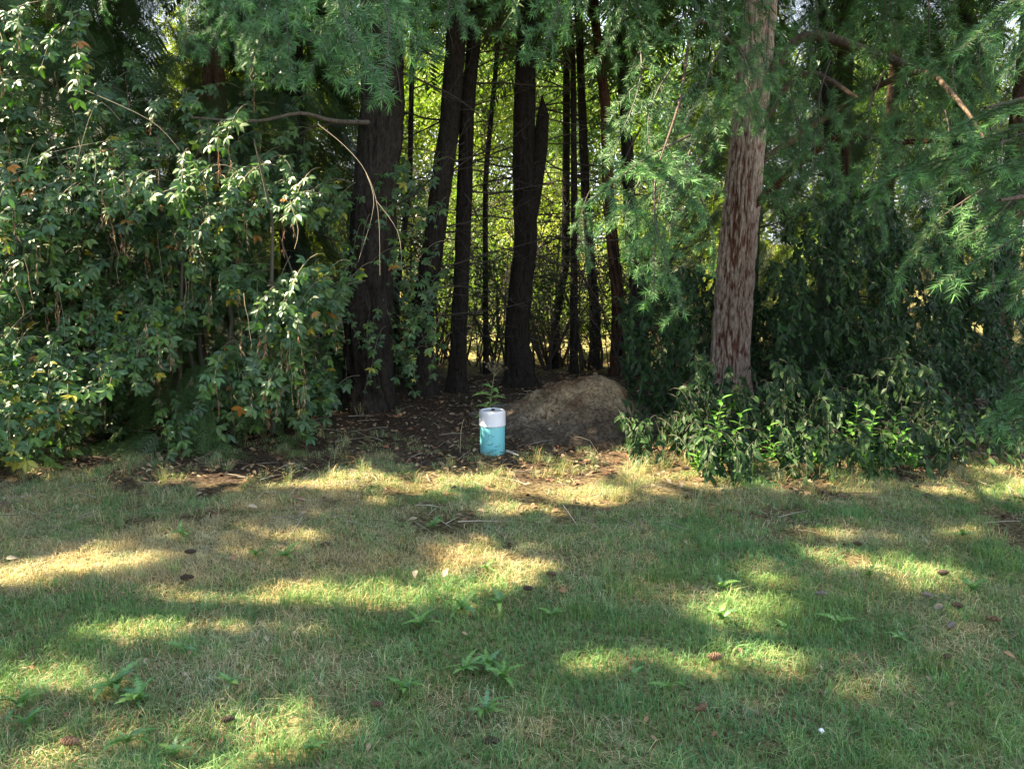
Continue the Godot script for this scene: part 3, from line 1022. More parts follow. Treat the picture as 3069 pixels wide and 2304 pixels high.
var cedar_meshes := []
func cedars() -> void:
	var c := lin(0.065, 0.125, 0.035)
	for i in 3:
		cedar_meshes.push_back(cedar_spray(200 + i, 0.42, c))
	var spots := [
		[Vector3(-2.95, 0, -10.7), 6.0, 1.4, 1000, 0.2, "dark cedar just left of the thick fir trunk, in the second row"],
		[Vector3(3.7, 0, -12.4), 7.5, 1.8, 1100, 0.3, "dark cedar between the red brown trunk and the cedars at the right"],
		[Vector3(-5.6, 0, -11.2), 5.5, 1.9, 700, 0.1, "bushy cedar in the second row at the left, behind two others"],
		[Vector3(-3.9, 0, -11.6), 5.0, 1.6, 600, 0.1, "bushy cedar in the second row, beyond the left shrub's middle"],
		[Vector3(6.0, 0, -13.0), 9.0, 2.2, 800, 0.1, "bushy cedar in the second row at the right"],
		[Vector3(9.0, 0, -12.0), 9.0, 2.4, 800, 0.1, "cedar farthest right, past the picture's right border"],
		[Vector3(-5.3, 0, -8.6), 9.0, 2.4, 2200, 0.3, "cedar with drooping flat sprays behind the left shrub, at the far left"],
		[Vector3(-3.5, 0, -9.6), 10.0, 2.2, 2100, 0.3, "dark cedar behind the left shrub, close to the thick fir trunk"],
		[Vector3(-4.6, 0, -6.7), 2.6, 1.2, 330, 0.05, "young bright cedar mixed into the left end of the shrub"],
		[Vector3(-2.7, 0, -6.9), 1.0, 0.9, 75, 0.05, "low young cedar under the left shrub, fronds near the ground"],
		[Vector3(-7.0, 0, -10.5), 9.0, 2.4, 900, 0.3, "cedar farther back than the others at the far left"],
		[Vector3(6.8, 0, -11.0), 10.0, 2.6, 1100, 0.2, "dark cedar behind the right hand shrubs, farthest right"],
		[Vector3(4.6, 0, -11.5), 10.0, 2.3, 1000, 0.8, "dark cedar right behind the red brown fir trunk"]]
	var high := coarse_spray(258, 0.5, 0.03, 8, c, M.cedar)
	for i in spots.size():
		var s = spots[i]
		var b: Vector3 = s[0]
		b.y = height(b.x, b.z)
		var t := thing("cedar_tree", s[5], "tree", b)
		var H: float = s[1]
		var path := [Vector3.ZERO, Vector3(0.03, H * 0.4, 0), Vector3(0, H, 0.05)]
		part("trunk", trunk_mesh(210 + i, path, 0.018 * H + 0.01, 0.01, 20, 40, 0.01, 300.0, 0.02, lin(0.05, 0.03, 0.02), lin(0.14, 0.09, 0.06), M.bark), t)
		rng.seed = 300 + i
		var xs := [[], [], [], []]
		var cs := [[], [], [], []]
		for k in int(s[3]):
			var q := pow(rng.randf(), 1.3)
			var y := lerpf(s[4], H, q)
			var a := rng.randf() * TAU
			var o := Vector3(cos(a), 0, sin(a))
			var rr: float = s[2] * pow(1.0 - q, 0.6) * (0.3 + 0.7 * sqrt(rng.randf()))
			var p := along(path, y) + o * rr + Vector3.DOWN * rr * 0.2
			p.y = maxf(p.y, 0.08)
			if can_block(b + p, 0.1): continue
			var v := rng.randi() % 3
			if p.y > 1.95 + 0.36 * absf(b.z + p.z): v = 3
			var sz := rf(0.8, 1.4) if H > 4 else rf(0.8, 1.25)
			xs[v].push_back(Transform3D(aim(o + Vector3.DOWN * rf(0.2, 1.3) + rdir() * 0.4, rf(-0.9, 0.9), sz), p))
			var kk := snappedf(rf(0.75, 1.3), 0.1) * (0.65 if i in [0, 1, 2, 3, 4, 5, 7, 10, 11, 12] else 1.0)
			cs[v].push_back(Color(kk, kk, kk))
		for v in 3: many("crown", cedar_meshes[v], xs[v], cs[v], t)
		if xs[3].size(): joined("crown", high, xs[3], cs[3], t)
		if i in [6, 7]: deadwood(t, path, 6, 320 + i, 0.6, 3.5)

	# the row of cedars along the left side of the lawn, whose shade falls on it
	var row := [[-7.4, 2.2], [-8.3, 0.4], [-7.3, -1.1], [-8.6, -2.5], [-7.5, -4.0], [-8.9, -5.4]]
	var shade := coarse_spray(259, 0.6, 0.05, 8, lin(0.05, 0.1, 0.03), M.cedar)
	for i in row.size():
		var b := Vector3(row[i][0], height(row[i][0], row[i][1]), row[i][1])
		var t := thing("cedar_tree", "tall cedar beside the lawn, %s in the row along its left side" % ["first", "second", "third", "fourth", "fifth", "sixth"][i], "tree", b, "row of cedars left of the lawn")
		var H := 12.0 + (i % 3) * 0.8
		var path := [Vector3.ZERO, Vector3(0.05, 5, 0), Vector3(0.1, H, 0.1)]
		part("trunk", trunk_mesh(260 + i, path, 0.2, 0.03, 24, 50, 0.015, 500.0, 0.04, lin(0.05, 0.03, 0.02), lin(0.14, 0.09, 0.06), M.bark), t)
		crown(t, path, 1.2, H, 2.3, [2700, 2700, 2700, 2700, 2600, 1700][i], shade, 270 + i, 1.0)

func left_shrubs() -> void:
	rng.seed = 400
	var greens := [lin(0.07, 0.14, 0.048), lin(0.08, 0.16, 0.048), lin(0.065, 0.125, 0.055), lin(0.11, 0.2, 0.045)]
	var leafs := []
	for i in 4: leafs.push_back(trifoliate(410 + i, Color.WHITE))
	var tinted := []
	for i in 6: tinted.push_back(trifoliate(420 + i, [greens[0], greens[1], greens[2], greens[3], greens[0], lin(0.3, 0.28, 0.04)][i]))
	rng.seed = 430
	var tips := []
	while tips.size() < 1150:
		var x := rf(-5.0, -1.3)
		var y := rf(0.06, 3.35)
		if nz.get_noise_2d(x * 110, y * 110 + 500) < -0.13: continue
		if y > 2.75 - 0.5 * (x + 5.0) * 0.2 + nz.get_noise_2d(x * 90, 77) * 1.0 and rng.randf() < 0.75: continue
		if x > -1.68 - 0.2 * maxf(0.0, y - 1.4) + nz.get_noise_2d(5, y * 120) * 0.3: continue
		var zf := -5.75 - 0.28 * maxf(0, y - 0.5) + nz.get_noise_2d(x * 80 + 300, y * 80) * 0.9 - 0.25 * maxf(0.0, x + 2.6)
		tips.push_back(Vector3(x, y, zf - pow(rng.randf(), 2.0) * 1.3))
	var t := thing("leafy_shrub", "large sprawling shrub with three part leaves and dry brown seed pods", "shrub", Vector3(-3.0, 0, -7.0))
	var opt := {"out": Vector3(0.1, 0, 1), "rise": 0.6, "len": 0.75, "arch": 1.0, "n0": 9, "n1": 15, "fwd": 0.5, "down": 0.55, "mess": 0.55, "size": 1.15, "stem": lin(0.22, 0.19, 0.12), "single": 300, "tinted": tinted, "yellow": 0.025}
	shrub(t, tips, leafs, greens, opt)
	# main stems
	var mb := MB.new()
	for i in 16:
		var a := Vector3(rf(-1.5, 0.95), 0, rf(-0.5, 0.1))
		var e := Vector3(minf(a.x * 1.25 + rf(-0.4, 0.4), 1.05), rf(1.6, 2.7), rf(-0.2, 0.9))
		mb.tube([a, a.lerp(e, 0.35) + Vector3(rf(-0.15, 0.15), 0.1, 0), a.lerp(e, 0.7) + Vector3(rf(-0.15, 0.15), 0.15, 0), e], rf(0.014, 0.03), 0.005, 6, lin(0.12, 0.11, 0.08))
	part("main_stems", mb.mesh(M.wood), t).set_meta("kind", "stuff")
	# seed pods hang from the shoots
	var pods := []
	for i in 5: pods.push_back(pod_cluster(440 + i))
	rng.seed = 450
	for i in 330:
		var tip: Vector3 = tips[rng.randi() % tips.size()]
		if tip.y < 0.45: continue
		part("seed_pods", pods[rng.randi() % 5], t, Transform3D(Basis(Vector3.UP, rng.randf() * TAU).scaled(Vector3.ONE * rf(0.7, 1.4)), tip - t.position + Vector3(rf(-0.1, 0.1), rf(-0.05, 0.1), rf(0.0, 0.14))))
	var dry := MB.new()
	for i in 120:
		var tip: Vector3 = tips[rng.randi() % tips.size()] - t.position + Vector3(rf(-0.1, 0.1), rf(0, 0.2), rf(0.02, 0.18))
		var l := rf(0.18, 0.6)
		var path := [tip]
		for k in 5: path.push_back(path[-1] + Vector3(rf(-0.025, 0.025), -l / 5.0, rf(-0.02, 0.02)))
		if path[-1].y < 0.1: continue
		dry.tube(path, 0.0022, 0.001, 3, tone([lin(0.42, 0.31, 0.18), lin(0.28, 0.16, 0.09), lin(0.5, 0.4, 0.26)][rng.randi() % 3], rf(0.7, 1.2)))
	part("dry_stems", dry.mesh(M.wood), t).set_meta("kind", "stuff")
	# bare arching twigs towards the thick trunk
	var arcs := [[[318, 124], [345, 146], [366, 172], [378, 210], [380, 275]], [[366, 172], [374, 205], [358, 262]], [[376, 200], [398, 232], [402, 270]], [[110, 140], [60, 150], [10, 165]], [[120, 120], [95, 105], [70, 190]], [[85, 90], [150, 120], [180, 150]], [[150, 330], [80, 400], [60, 440]]]
	var tw := MB.new()
	for a in arcs:
		var path := []
		for k in a.size(): path.push_back(at(a[k][0], a[k][1], 6.3 - 0.1 * k) - t.position)
		var fine := []
		for k in path.size() - 1:
			for q in 4: fine.push_back(path[k].cubic_interpolate(path[k + 1], path[maxi(k - 1, 0)], path[mini(k + 2, path.size() - 1)], q / 4.0))
		fine.push_back(path[-1])
		tw.tube(fine, 0.0033, 0.0012, 4, lin(0.24, 0.21, 0.15))
	part("bare_twigs", tw.mesh(M.wood), t).set_meta("kind", "stuff")
	# the shaded one round the foot of the fir
	tips = []
	rng.seed = 460
	for i in 130:
		tips.push_back(at(rf(320, 435), rf(180, 395), rf(7.4, 8.8)))
	var t2 := thing("leafy_shrub", "shaded straggling shrub round the thick fir trunk and its neighbour", "shrub", Vector3(-1.3, 0, -8.0))
	var o2 := opt.duplicate()
	o2.single = 60; o2.yellow = 0.01; o2.n0 = 4; o2.n1 = 8; o2.size = 1.0
	shrub(t2, tips, leafs, greens, o2)

func right_shrubs() -> void:
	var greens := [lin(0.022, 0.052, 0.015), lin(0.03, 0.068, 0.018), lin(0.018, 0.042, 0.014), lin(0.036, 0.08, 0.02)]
	var fresh := [lin(0.11, 0.27, 0.045), lin(0.09, 0.21, 0.04), lin(0.15, 0.31, 0.05)]
	var leafs := []
	var tinted := []
	var young := []
	for i in 3: leafs.push_back(simple_leaf(500 + i, 0.078, 0.033, Color.WHITE, M.glossy, 0.3))
	for i in 5: tinted.push_back(simple_leaf(510 + i, 0.078, 0.033, greens[i % 4], M.glossy, 0.3))
	for i in 3: young.push_back(simple_leaf(520 + i, 0.074, 0.03, fresh[i], M.leaf, 0.15))
	var opt := {"out": Vector3(-0.1, 0, 1), "rise": 0.5, "len": 0.5, "arch": 1.2, "n0": 9, "n1": 16, "fwd": 0.7, "down": 0.35, "mess": 0.75, "size": 1.05, "stem": lin(0.08, 0.075, 0.05), "single": 200, "tinted": tinted}
	rng.seed = 530
	var defs := [
		["dark leafy shrub filling the gap between the mound and the red brown trunk", [600, 722], [282, 468], [7.0, 8.2], 210, 160],
		["big dark shrub with drooping pointed leaves right of the red brown trunk", [775, 905], [215, 440], [7.0, 8.8], 420, 260],
		["shadowy shrub at the right border under the hanging fir boughs", [880, 1060], [225, 470], [7.0, 9.0], 380, 220],
		["dark shrub directly behind the red brown trunk, filling the gap beside it", [690, 815], [285, 405], [9.2, 10.2], 190, 0],
		["dark shrub far back in the shade between the right hand shrubs", [875, 1000], [255, 400], [9.4, 10.4], 300, 0],
		["low shrub at the lawn edge in front of the red brown trunk", [690, 960], [370, 484], [6.05, 7.3], 380, 300]]
	for i in defs.size():
		var d = defs[i]
		var tips := []
		while tips.size() < int(d[4]):
			var px := rf(d[1][0], d[1][1])
			var py := rf(d[2][0], d[2][1])
			if nz.get_noise_2d(px * 2.2, py * 2.2 + i * 700) < -0.3: continue
			if i == 5 and py < 372 + 60 * absf(sin(px * 0.03 + 1.0)) * (0.4 + 0.6 * rng.randf()): continue
			if i == 0 and px > 690 and py < 400: continue
			if i == 0 and px < 625 + maxf(0.0, 330 - py) * 0.6: continue
			var p := at(px, py, rf(d[3][0], d[3][1]))
			if p.y < 0.05: p = gnd(px, py) + Vector3(0, 0.06, 0)
			tips.push_back(p)
		var cx := at((d[1][0] + d[1][1]) / 2.0, 400, (d[3][0] + d[3][1]) / 2.0)
		cx.y = 0
		var t := thing("dark_shrub", d[0], "shrub", cx)
		var o := opt.duplicate()
		o.single = d[5]
		shrub(t, tips, leafs, greens, o)
		if i == 5:                                             # fresh shoots in front
			var shoots := [[722, 398], [735, 430], [712, 440], [770, 425], [745, 462], [790, 455], [720, 472], [858, 400], [870, 425], [885, 445], [905, 430], [862, 456], [890, 466], [866, 474], [830, 455], [800, 470], [700, 430], [755, 445], [896, 415], [910, 455], [736, 478], [878, 480], [716, 414], [728, 462], [762, 468], [774, 444], [848, 418], [876, 408], [898, 436], [884, 470], [910, 474], [742, 412], [702, 458], [815, 476]]
			for s in shoots:
				var tip := at(s[0], s[1], rf(5.6, 5.85))
				tip.y = maxf(tip.y, 0.12)
				var foot := Vector3(tip.x + rf(-0.05, 0.05), 0.0, tip.z - 0.05)
				var stem := MB.new()
				stem.tube([foot - cx, foot.lerp(tip, 0.5) + Vector3(rf(-0.03, 0.03), 0, 0.02) - cx, tip - cx], 0.003, 0.0015, 4, lin(0.12, 0.18, 0.05))
				part("shoot_stem", stem.mesh(M.wood), t)
				for k in 15:
					var q := 1.0 - k / 15.0 * 0.8
					var a := k * 2.4
					var dd := Vector3(cos(a), 0.25 + q * 0.3, sin(a))
					part("shoot_leaf", young[rng.randi() % 3], t, Transform3D(leafbasis(dd, Vector3.UP + rdir() * 0.3, rf(0.75, 1.25)), foot.lerp(tip, q) - cx))

func background() -> void:
	var clump := leaf_clump(600, 0.28, 56, 0.085, Color.WHITE, M.sunleaf)
	var big := leaf_clump(601, 0.6, 84, 0.125, Color.WHITE, M.sunleaf)
	rng.seed = 610
	var yellow := lin(0.40, 0.44, 0.07)
	var mid := lin(0.16, 0.26, 0.055)
	var place := ["left of the thick fir trunk", "between the thick fir trunk and the leaning trunk", "behind the leaning trunk", "left of the forked trunk", "right behind the forked trunk", "behind the mound", "beyond the hanging fir boughs", "behind the red brown trunk"]
	for row in 3:
		for i in 8:
			var x := lerpf(-5.5, 5.0, i / 7.0) * (1.0 + row * 0.35) + rf(-0.5, 0.5)
			var z: float = [-13.5, -17.0, -22.0][row] + rf(-0.9, 0.9)
			var hgt: float = [1.1, 2.0, 3.2][row] * rf(0.75, 1.3)
			var b := Vector3(x, height(x, z), z)
			var t := thing("sunlit_shrub", "%s sunlit shrub %s, %s" % [["low", "taller", "tall"][row], place[i], ["nearest row", "middle of clearing", "far back"][row]], "shrub", b, "sunlit shrubs in the clearing")
			var stem := MB.new()
			for k in 6:
				var e := Vector3(rf(-0.6, 0.6), hgt * rf(0.6, 1.2), rf(-0.4, 0.4))
				stem.tube([Vector3(rf(-0.1, 0.1), -0.05, 0), e * 0.5 + Vector3(rf(-0.1, 0.1), 0, 0), e], 0.025, 0.006, 5, lin(0.16, 0.13, 0.09))
			part("stems", stem.mesh(M.wood), t).set_meta("kind", "stuff")
			var c := yellow.lerp(mid, rf(0.0, 0.9))
			scatter_clumps(t, Vector3(0, hgt * 0.55, 0), Vector3(1.15, hgt * 0.62, 0.9), [110, 170, 230][row], clump, c, [0.8, 1.0, 1.3][row], 0.25)
	var tx := [-17.0, -12.0, -8.0, -4.2, -1.0, 2.2, 5.6, 9.5, 14.0, 19.0]
	var tl := ["far tree at the left end of the clearing", "far tree beyond the far left cedar", "far tree beyond the left shrub", "far tree seen left of the thick fir trunk", "far tree seen through the leaning trunks", "far tree behind the forked trunk", "far tree beyond the hanging fir boughs", "far tree behind the red brown trunk", "far tree beyond the right hand shrubs", "far tree at the right end of the clearing"]
	for i in tx.size():
		var z := -28.0 - 5.0 * rng.randf() - (i % 2) * 4.0
		var b := Vector3(tx[i], height(tx[i], z), z)
		var t := thing("far_tree", tl[i], "tree", b)
		var path := [Vector3.ZERO, Vector3(rf(-0.3, 0.3), 4, 0), Vector3(rf(-0.5, 0.5), 11, 0)]
		part("trunk", trunk_mesh(620 + i, path, 0.24, 0.05, 14, 24, 0.02, 200, 0.06, lin(0.06, 0.05, 0.04), lin(0.2, 0.17, 0.13), M.bark), t)
		scatter_clumps(t, Vector3(0, 7.0, 0), Vector3(3.4, 5.2, 3.0), 330, big, mid.lerp(yellow, rf(0.0, 0.8)), 1.3, 0.3)
		scatter_clumps(t, Vector3(0, 2.6, 0), Vector3(3.2, 2.4, 2.6), 130, big, mid.lerp(yellow, rf(0.2, 1.0)), 1.2, 0.3)

func mound_and_canister() -> void:
	# the heap of earth
	var c := at(586, 400, 7.6)
	c.y = 0
	var st := SurfaceTool.new()
	st.begin(Mesh.PRIMITIVE_TRIANGLES)
	var nu := 110
	var nv := 90
	for j in nv + 1:
		for i in nu + 1:
			var x := lerpf(-1.25, 1.05, float(i) / nu)
			var z := lerpf(-0.95, 1.25, float(j) / nv)
			var ex := (x - 0.1) / (1.1 if x < 0.1 else 0.6)
			var ez := z / (0.75 if z < 0 else 0.95)
			var r := sqrt(ex * ex + ez * ez)
			var h := 0.60 * pow(maxf(0.0, 1.0 - r * 0.82), 1.35)
			if h > 0.32: h = 0.32 + 0.15 * (1.0 - exp(-(h - 0.32) / 0.15))
			h += nz.get_noise_2d(x * 220, z * 220) * 0.05 * smoothstep(1.2, 0.7, r) + nz.get_noise_2d(x * 900, z * 900) * 0.012
			h += -0.06 * smoothstep(0.95, 1.25, r) + height(c.x + x, c.z + z) + 0.01
			var k := nz.get_noise_2d(x * 160 + 900, z * 160)
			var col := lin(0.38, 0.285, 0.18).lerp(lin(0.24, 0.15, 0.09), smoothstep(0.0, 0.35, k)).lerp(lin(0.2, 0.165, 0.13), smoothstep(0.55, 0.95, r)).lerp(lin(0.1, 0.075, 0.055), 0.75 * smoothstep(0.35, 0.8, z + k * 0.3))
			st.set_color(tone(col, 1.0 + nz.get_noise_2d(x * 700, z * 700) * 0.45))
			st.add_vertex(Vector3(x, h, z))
	for j in nv:
		for i in nu:
			var A := j * (nu + 1) + i
			for q in [A, A + 1, A + nu + 2, A, A + nu + 2, A + nu + 1]: st.add_index(q)
	st.generate_normals()
	st.set_material(M.soil)
	solo("dirt_mound", st.commit(), "heap of bare brown earth behind the turquoise canister", "dirt mound", Transform3D(Basis(), c))
	solo("rock", stone(700, Vector3(0.12, 0.085, 0.09), lin(0.26, 0.25, 0.25), M.soil, 14), "grey rock behind the canister at the foot of the mound", "rock", Transform3D(Basis(), gnd(500, 424) + Vector3(0.02, 0.05, -0.35)))
	solo("rock", stone(701, Vector3(0.09, 0.045, 0.07), lin(0.2, 0.17, 0.14), M.soil, 12), "small brown rock left of the grey rock behind the canister", "rock", Transform3D(Basis(), gnd(477, 424) + Vector3(0, 0.03, -0.35)))
	# crumbs and clods round the foot of the heap
	var clod := stone(705, Vector3(0.03, 0.022, 0.027), Color.WHITE, M.soil, 5)
	rng.seed = 706
	var xs := []
	var cs := []
	for i in 420:
		var a := rng.randf() * TAU
		var r := rf(0.35, 1.25) * (1.0 if i % 3 else 1.25)
		var p := Vector3(c.x + cos(a) * r * 0.95, 0, c.z + 0.15 + sin(a) * r * 0.9)
		var ex := (p.x - c.x) / (0.95 if p.x < c.x else 0.7)
		var ez := (p.z - c.z) / (0.75 if p.z < c.z else 0.82)
		var rr := sqrt(ex * ex + ez * ez)
		p.y = height(p.x, p.z) + 0.5 * 1.15 * pow(maxf(0.0, 1.0 - rr * 0.82), 1.2) + 0.004
		xs.push_back(Transform3D(Basis(rdir(), rng.randf() * TAU).scaled(Vector3.ONE * rf(0.25, 1.1) * (1.0 if rng.randf() < 0.25 else 0.6)), p))
		cs.push_back(tone(lin(0.3, 0.22, 0.14), rf(0.45, 1.2)))
	var clods := many("soil_clods", clod, xs, cs, self)
	clods.set_meta("label", "crumbled soil round the foot of the mound"); clods.set_meta("category", "soil")
	# the canister
	var b := gnd(492.5, 449)
	var t := thing("canister", "turquoise canister with a white lid standing at the lawn edge", "canister", b)
	var turq := lin(0.19, 0.56, 0.60)
	var white := lin(0.72, 0.72, 0.76)
	part("body", lathe([[0.0, -0.02], [0.098, -0.02], [0.101, 0.0], [0.1035, 0.02], [0.1035, 0.235], [0.1025, 0.24], [0.0, 0.24]], turq, M.can), t)
	var lid := part("lid", lathe([[0.104, 0.232], [0.108, 0.233], [0.1095, 0.236], [0.1095, 0.245], [0.108, 0.248], [0.108, 0.335], [0.1065, 0.347], [0.103, 0.355], [0.098, 0.359], [0.093, 0.359], [0.090, 0.356], [0.089, 0.350]], white, M.lid), t)
	part("lid_panel", lathe([[0.0885, 0.3515], [0.086, 0.3525], [0.03, 0.3535], [0.0, 0.3537]], lin(0.42, 0.42, 0.45), M.lid), lid)
	var knob := part("knob", lathe([[0.0, 0.355], [0.012, 0.355], [0.013, 0.358], [0.009, 0.362], [0.012, 0.368], [0.011, 0.371], [0.0, 0.372]], lin(0.015, 0.015, 0.017), M.lid), lid)
	knob.position = Vector3(0.003, 0, 0.004)
	part("hinge_clip", box_mesh(Vector3(0.008, 0.014, 0.012), lin(0.02, 0.02, 0.02), M.lid), lid, Transform3D(Basis(), Vector3(0.017, 0.362, 0.004)))
	# the drawn dark lines on the front
	var ink := lin(0.05, 0.19, 0.21)
	var marks := [[[-0.052, 0.168], [-0.02, 0.172], [0.004, 0.164]], [[-0.05, 0.118], [-0.03, 0.13], [0.0, 0.152], [0.018, 0.165]], [[-0.03, 0.172], [-0.028, 0.15]], [[-0.05, 0.116], [-0.035, 0.109], [-0.025, 0.098]], [[-0.055, 0.108], [-0.048, 0.098], [-0.03, 0.09]]]
	rng.seed = 720
	for k in 15:
		var y := 0.03 + 0.075 * rng.randf()
		var x := rf(-0.05, 0.03)
		var w := rf(0.02, 0.05)
		marks.push_back([[x, y], [x + w * 0.35, y - 0.004 - rf(0, 0.006)], [x + w * 0.7, y - rf(0.0, 0.004)], [x + w, y + rf(0.0, 0.012)]])
	for m in marks:
		var mb := MB.new()
		for k in m.size() - 1:
			var pa := wrap_on(m[k][0], m[k][1], 0.1042)
			var pb := wrap_on(m[k + 1][0], m[k + 1][1], 0.1042)
			var n := Vector3(pa.x, 0, pa.z).normalized()
			var s := (pb - pa).cross(n).normalized() * 0.0015
			mb.quad(pa - s, pa + s, pb + s, pb - s, ink)
		part("painted_line", mb.mesh(M.lid), t)

func wrap_on(x: float, y: float, r: float) -> Vector3:
	return Vector3(sin(x / r) * r, y, cos(x / r) * r)

func box_mesh(s: Vector3, c: Color, m: Material) -> ArrayMesh:
	var mb := MB.new()
	for ax in 3:
		for sg in [-1.0, 1.0]:
			var n := Vector3.ZERO; n[ax] = sg
			var u := Vector3.ZERO; u[(ax + 1) % 3] = 1.0
			var w := n.cross(u)
			var o := n * s * 0.5
			var a := u * s * 0.5
			var b := w * s * 0.5
			mb.quad(o - a - b, o - a + b, o + a + b, o + a - b, c)
	return mb.mesh(m)

func lathe(prof: Array, c: Color, m: Material) -> ArrayMesh:
	var st := SurfaceTool.new()
	st.begin(Mesh.PRIMITIVE_TRIANGLES)
	var k := 64
	for i in prof.size() - 1:
		for j in k:
			var a := TAU * j / k
			var b := TAU * (j + 1) / k
			var p: Array = prof[i]
			var q: Array = prof[i + 1]
			var A := Vector3(sin(a) * p[0], p[1], cos(a) * p[0]); var B := Vector3(sin(b) * p[0], p[1], cos(b) * p[0])
			var C := Vector3(sin(b) * q[0], q[1], cos(b) * q[0]); var D := Vector3(sin(a) * q[0], q[1], cos(a) * q[0])
			for w in [A, C, B, A, D, C]:
				st.set_color(c)
				st.add_vertex(w)
	st.generate_normals()
	st.set_material(m)
	return st.commit()

func dryness(x: float, z: float) -> float:
	var k := nz.get_noise_2d(x * 75 + 800, z * 110) * 0.75 + nz.get_noise_2d(x * 260, z * 300 + 90) * 0.35
	return 0.10 + 0.36 * smoothstep(-2.9, -4.6, z + x * 0.22) + 0.48 * exp(-pow((z + 4.1) / 0.55, 2.0)) * smoothstep(0.4, -0.5, x) + k * 0.9

func grass() -> void:
	var g1 := lin(0.125, 0.25, 0.075)
	var g2 := lin(0.17, 0.285, 0.09)
	var g3 := lin(0.10, 0.22, 0.09)
	var s1 := lin(0.52, 0.43, 0.23)
	var s2 := lin(0.40, 0.33, 0.18)
	var s3 := lin(0.58, 0.52, 0.32)
	var tall := []
	for i in 5:
		tall.push_back(grass_clump(820 + i, 46, 0.06, 0.10, 0.30, 1.0, 0.0016, [g1, g2, s1, s2, s3, g3]))
	var levels := 7
	var turf := []                                             # from green to dry, three of each, then thin ones for the edge
	for l in levels:
		for i in 3: turf.push_back(grass_tile(800 + l * 10 + i, 250, l / (levels - 1.0), [g1, g1, g2, g3, g2], [s1, s2, s3, s1, s2]))
	for i in 3: turf.push_back(grass_tile(880 + i, 90, 0.55, [g1, g2, g3], [s1, s2, s3, s2]))
	rng.seed = 830
	var xs := []
	var cs := []
	for i in turf.size(): xs.push_back([]); cs.push_back([])
	var rows := int(5.4 / TILE)
	for j in rows:
		var z0 := -1.75 - j * TILE
		var half := 0.72 * -z0 + 1.6
		for i in int(half * 2.0 / TILE):
			var x := -half + (i + 0.5 * (j % 2)) * TILE + rf(-0.01, 0.01)
			var z := z0 + rf(-0.01, 0.01)
			var p := Vector3(x, height(x, z), z)
			var edge := smoothstep(-4.5, -6.0, z + 0.6 * smoothstep(1.6, 0.2, absf(x - 0.3)) * -1.0 + nz.get_noise_2d(x * 90, z * 90) * 1.8)
			var v := clampi(roundi((dryness(x, z) + rf(-0.09, 0.09)) * (levels - 1)), 0, levels - 1) * 3 + rng.randi() % 3
			if rng.randf() < edge:
				if rng.randf() < edge * 0.8: continue
				v = levels * 3 + rng.randi() % 3
			var tall_here := 1.0 + 0.55 * smoothstep(0.05, 0.4, nz.get_noise_2d(x * 140, z * 140 + 400))
			xs[v].push_back(Transform3D(Basis(Vector3.UP, PI / 2 * (rng.randi() % 4) + rf(-0.1, 0.1)).scaled(Vector3(1, tall_here * rf(0.85, 1.15), 1)), p))
			cs[v].push_back(tone(Color(1, 1, 1), rf(0.88, 1.12), rf(-0.06, 0.1) + 0.1 * nz.get_noise_2d(x * 50, z * 50)))
	var lawn := Node3D.new()
	lawn.name = "lawn_grass"
	add_child(lawn)
	lawn.set_meta("kind", "stuff"); lawn.set_meta("label", "short patchy lawn grass, green and straw coloured"); lawn.set_meta("category", "grass")
	for v in turf.size():
		if xs[v].size(): many("grass", turf[v], xs[v], cs[v], lawn)
	# longer grass along the edge of the grove
	var tx := [[], [], [], [], []]; var tc := [[], [], [], [], []]
	for i in 480:
		var px := rf(-40, 1064)
		var line := 470.0 + 22.0 * sin(px * 0.011 + 0.6) + 14.0 * smoothstep(700, 1000, px)
		var py := line + rng.randfn() * 16.0
		if px > 400 and px < 690: py = 455 + absf(rng.randfn()) * 24.0
		if px > 455 and px < 530 and py < 470: continue
		var p := gnd(px, py)
		if nz.get_noise_2d(p.x * 120, p.z * 120 + 60) < -0.05: continue
		var v := rng.randi() % 5
		tx[v].push_back(Transform3D(Basis(Vector3.UP, rng.randf() * TAU).scaled(Vector3(1, rf(0.6, 1.1), 1) * rf(0.3, 0.75)), p))
		tc[v].push_back(tone(Color(1, 1, 1), rf(0.7, 1.2), rf(-0.1, 0.2)))
	for i in 420:                                              # single coarse tufts on the lawn
		var p := gnd(rf(-20, 1044), 520 + 270 * rng.randf())
		var v := rng.randi() % 5
		tx[v].push_back(Transform3D(Basis(Vector3.UP, rng.randf() * TAU).scaled(Vector3(1, 0.8, 1) * rf(0.22, 0.5)), p))
		tc[v].push_back(tone(Color(0.8, 1.1, 0.8), rf(0.7, 1.2), rf(-0.1, 0.1)))
	var edge_grass := Node3D.new()
	edge_grass.name = "tall_grass"
	add_child(edge_grass)
	edge_grass.set_meta("kind", "stuff"); edge_grass.set_meta("label", "longer uncut grass along the edge of the grove"); edge_grass.set_meta("category", "grass")
	for v in 5: many("grass", tall[v], tx[v], tc[v], edge_grass)

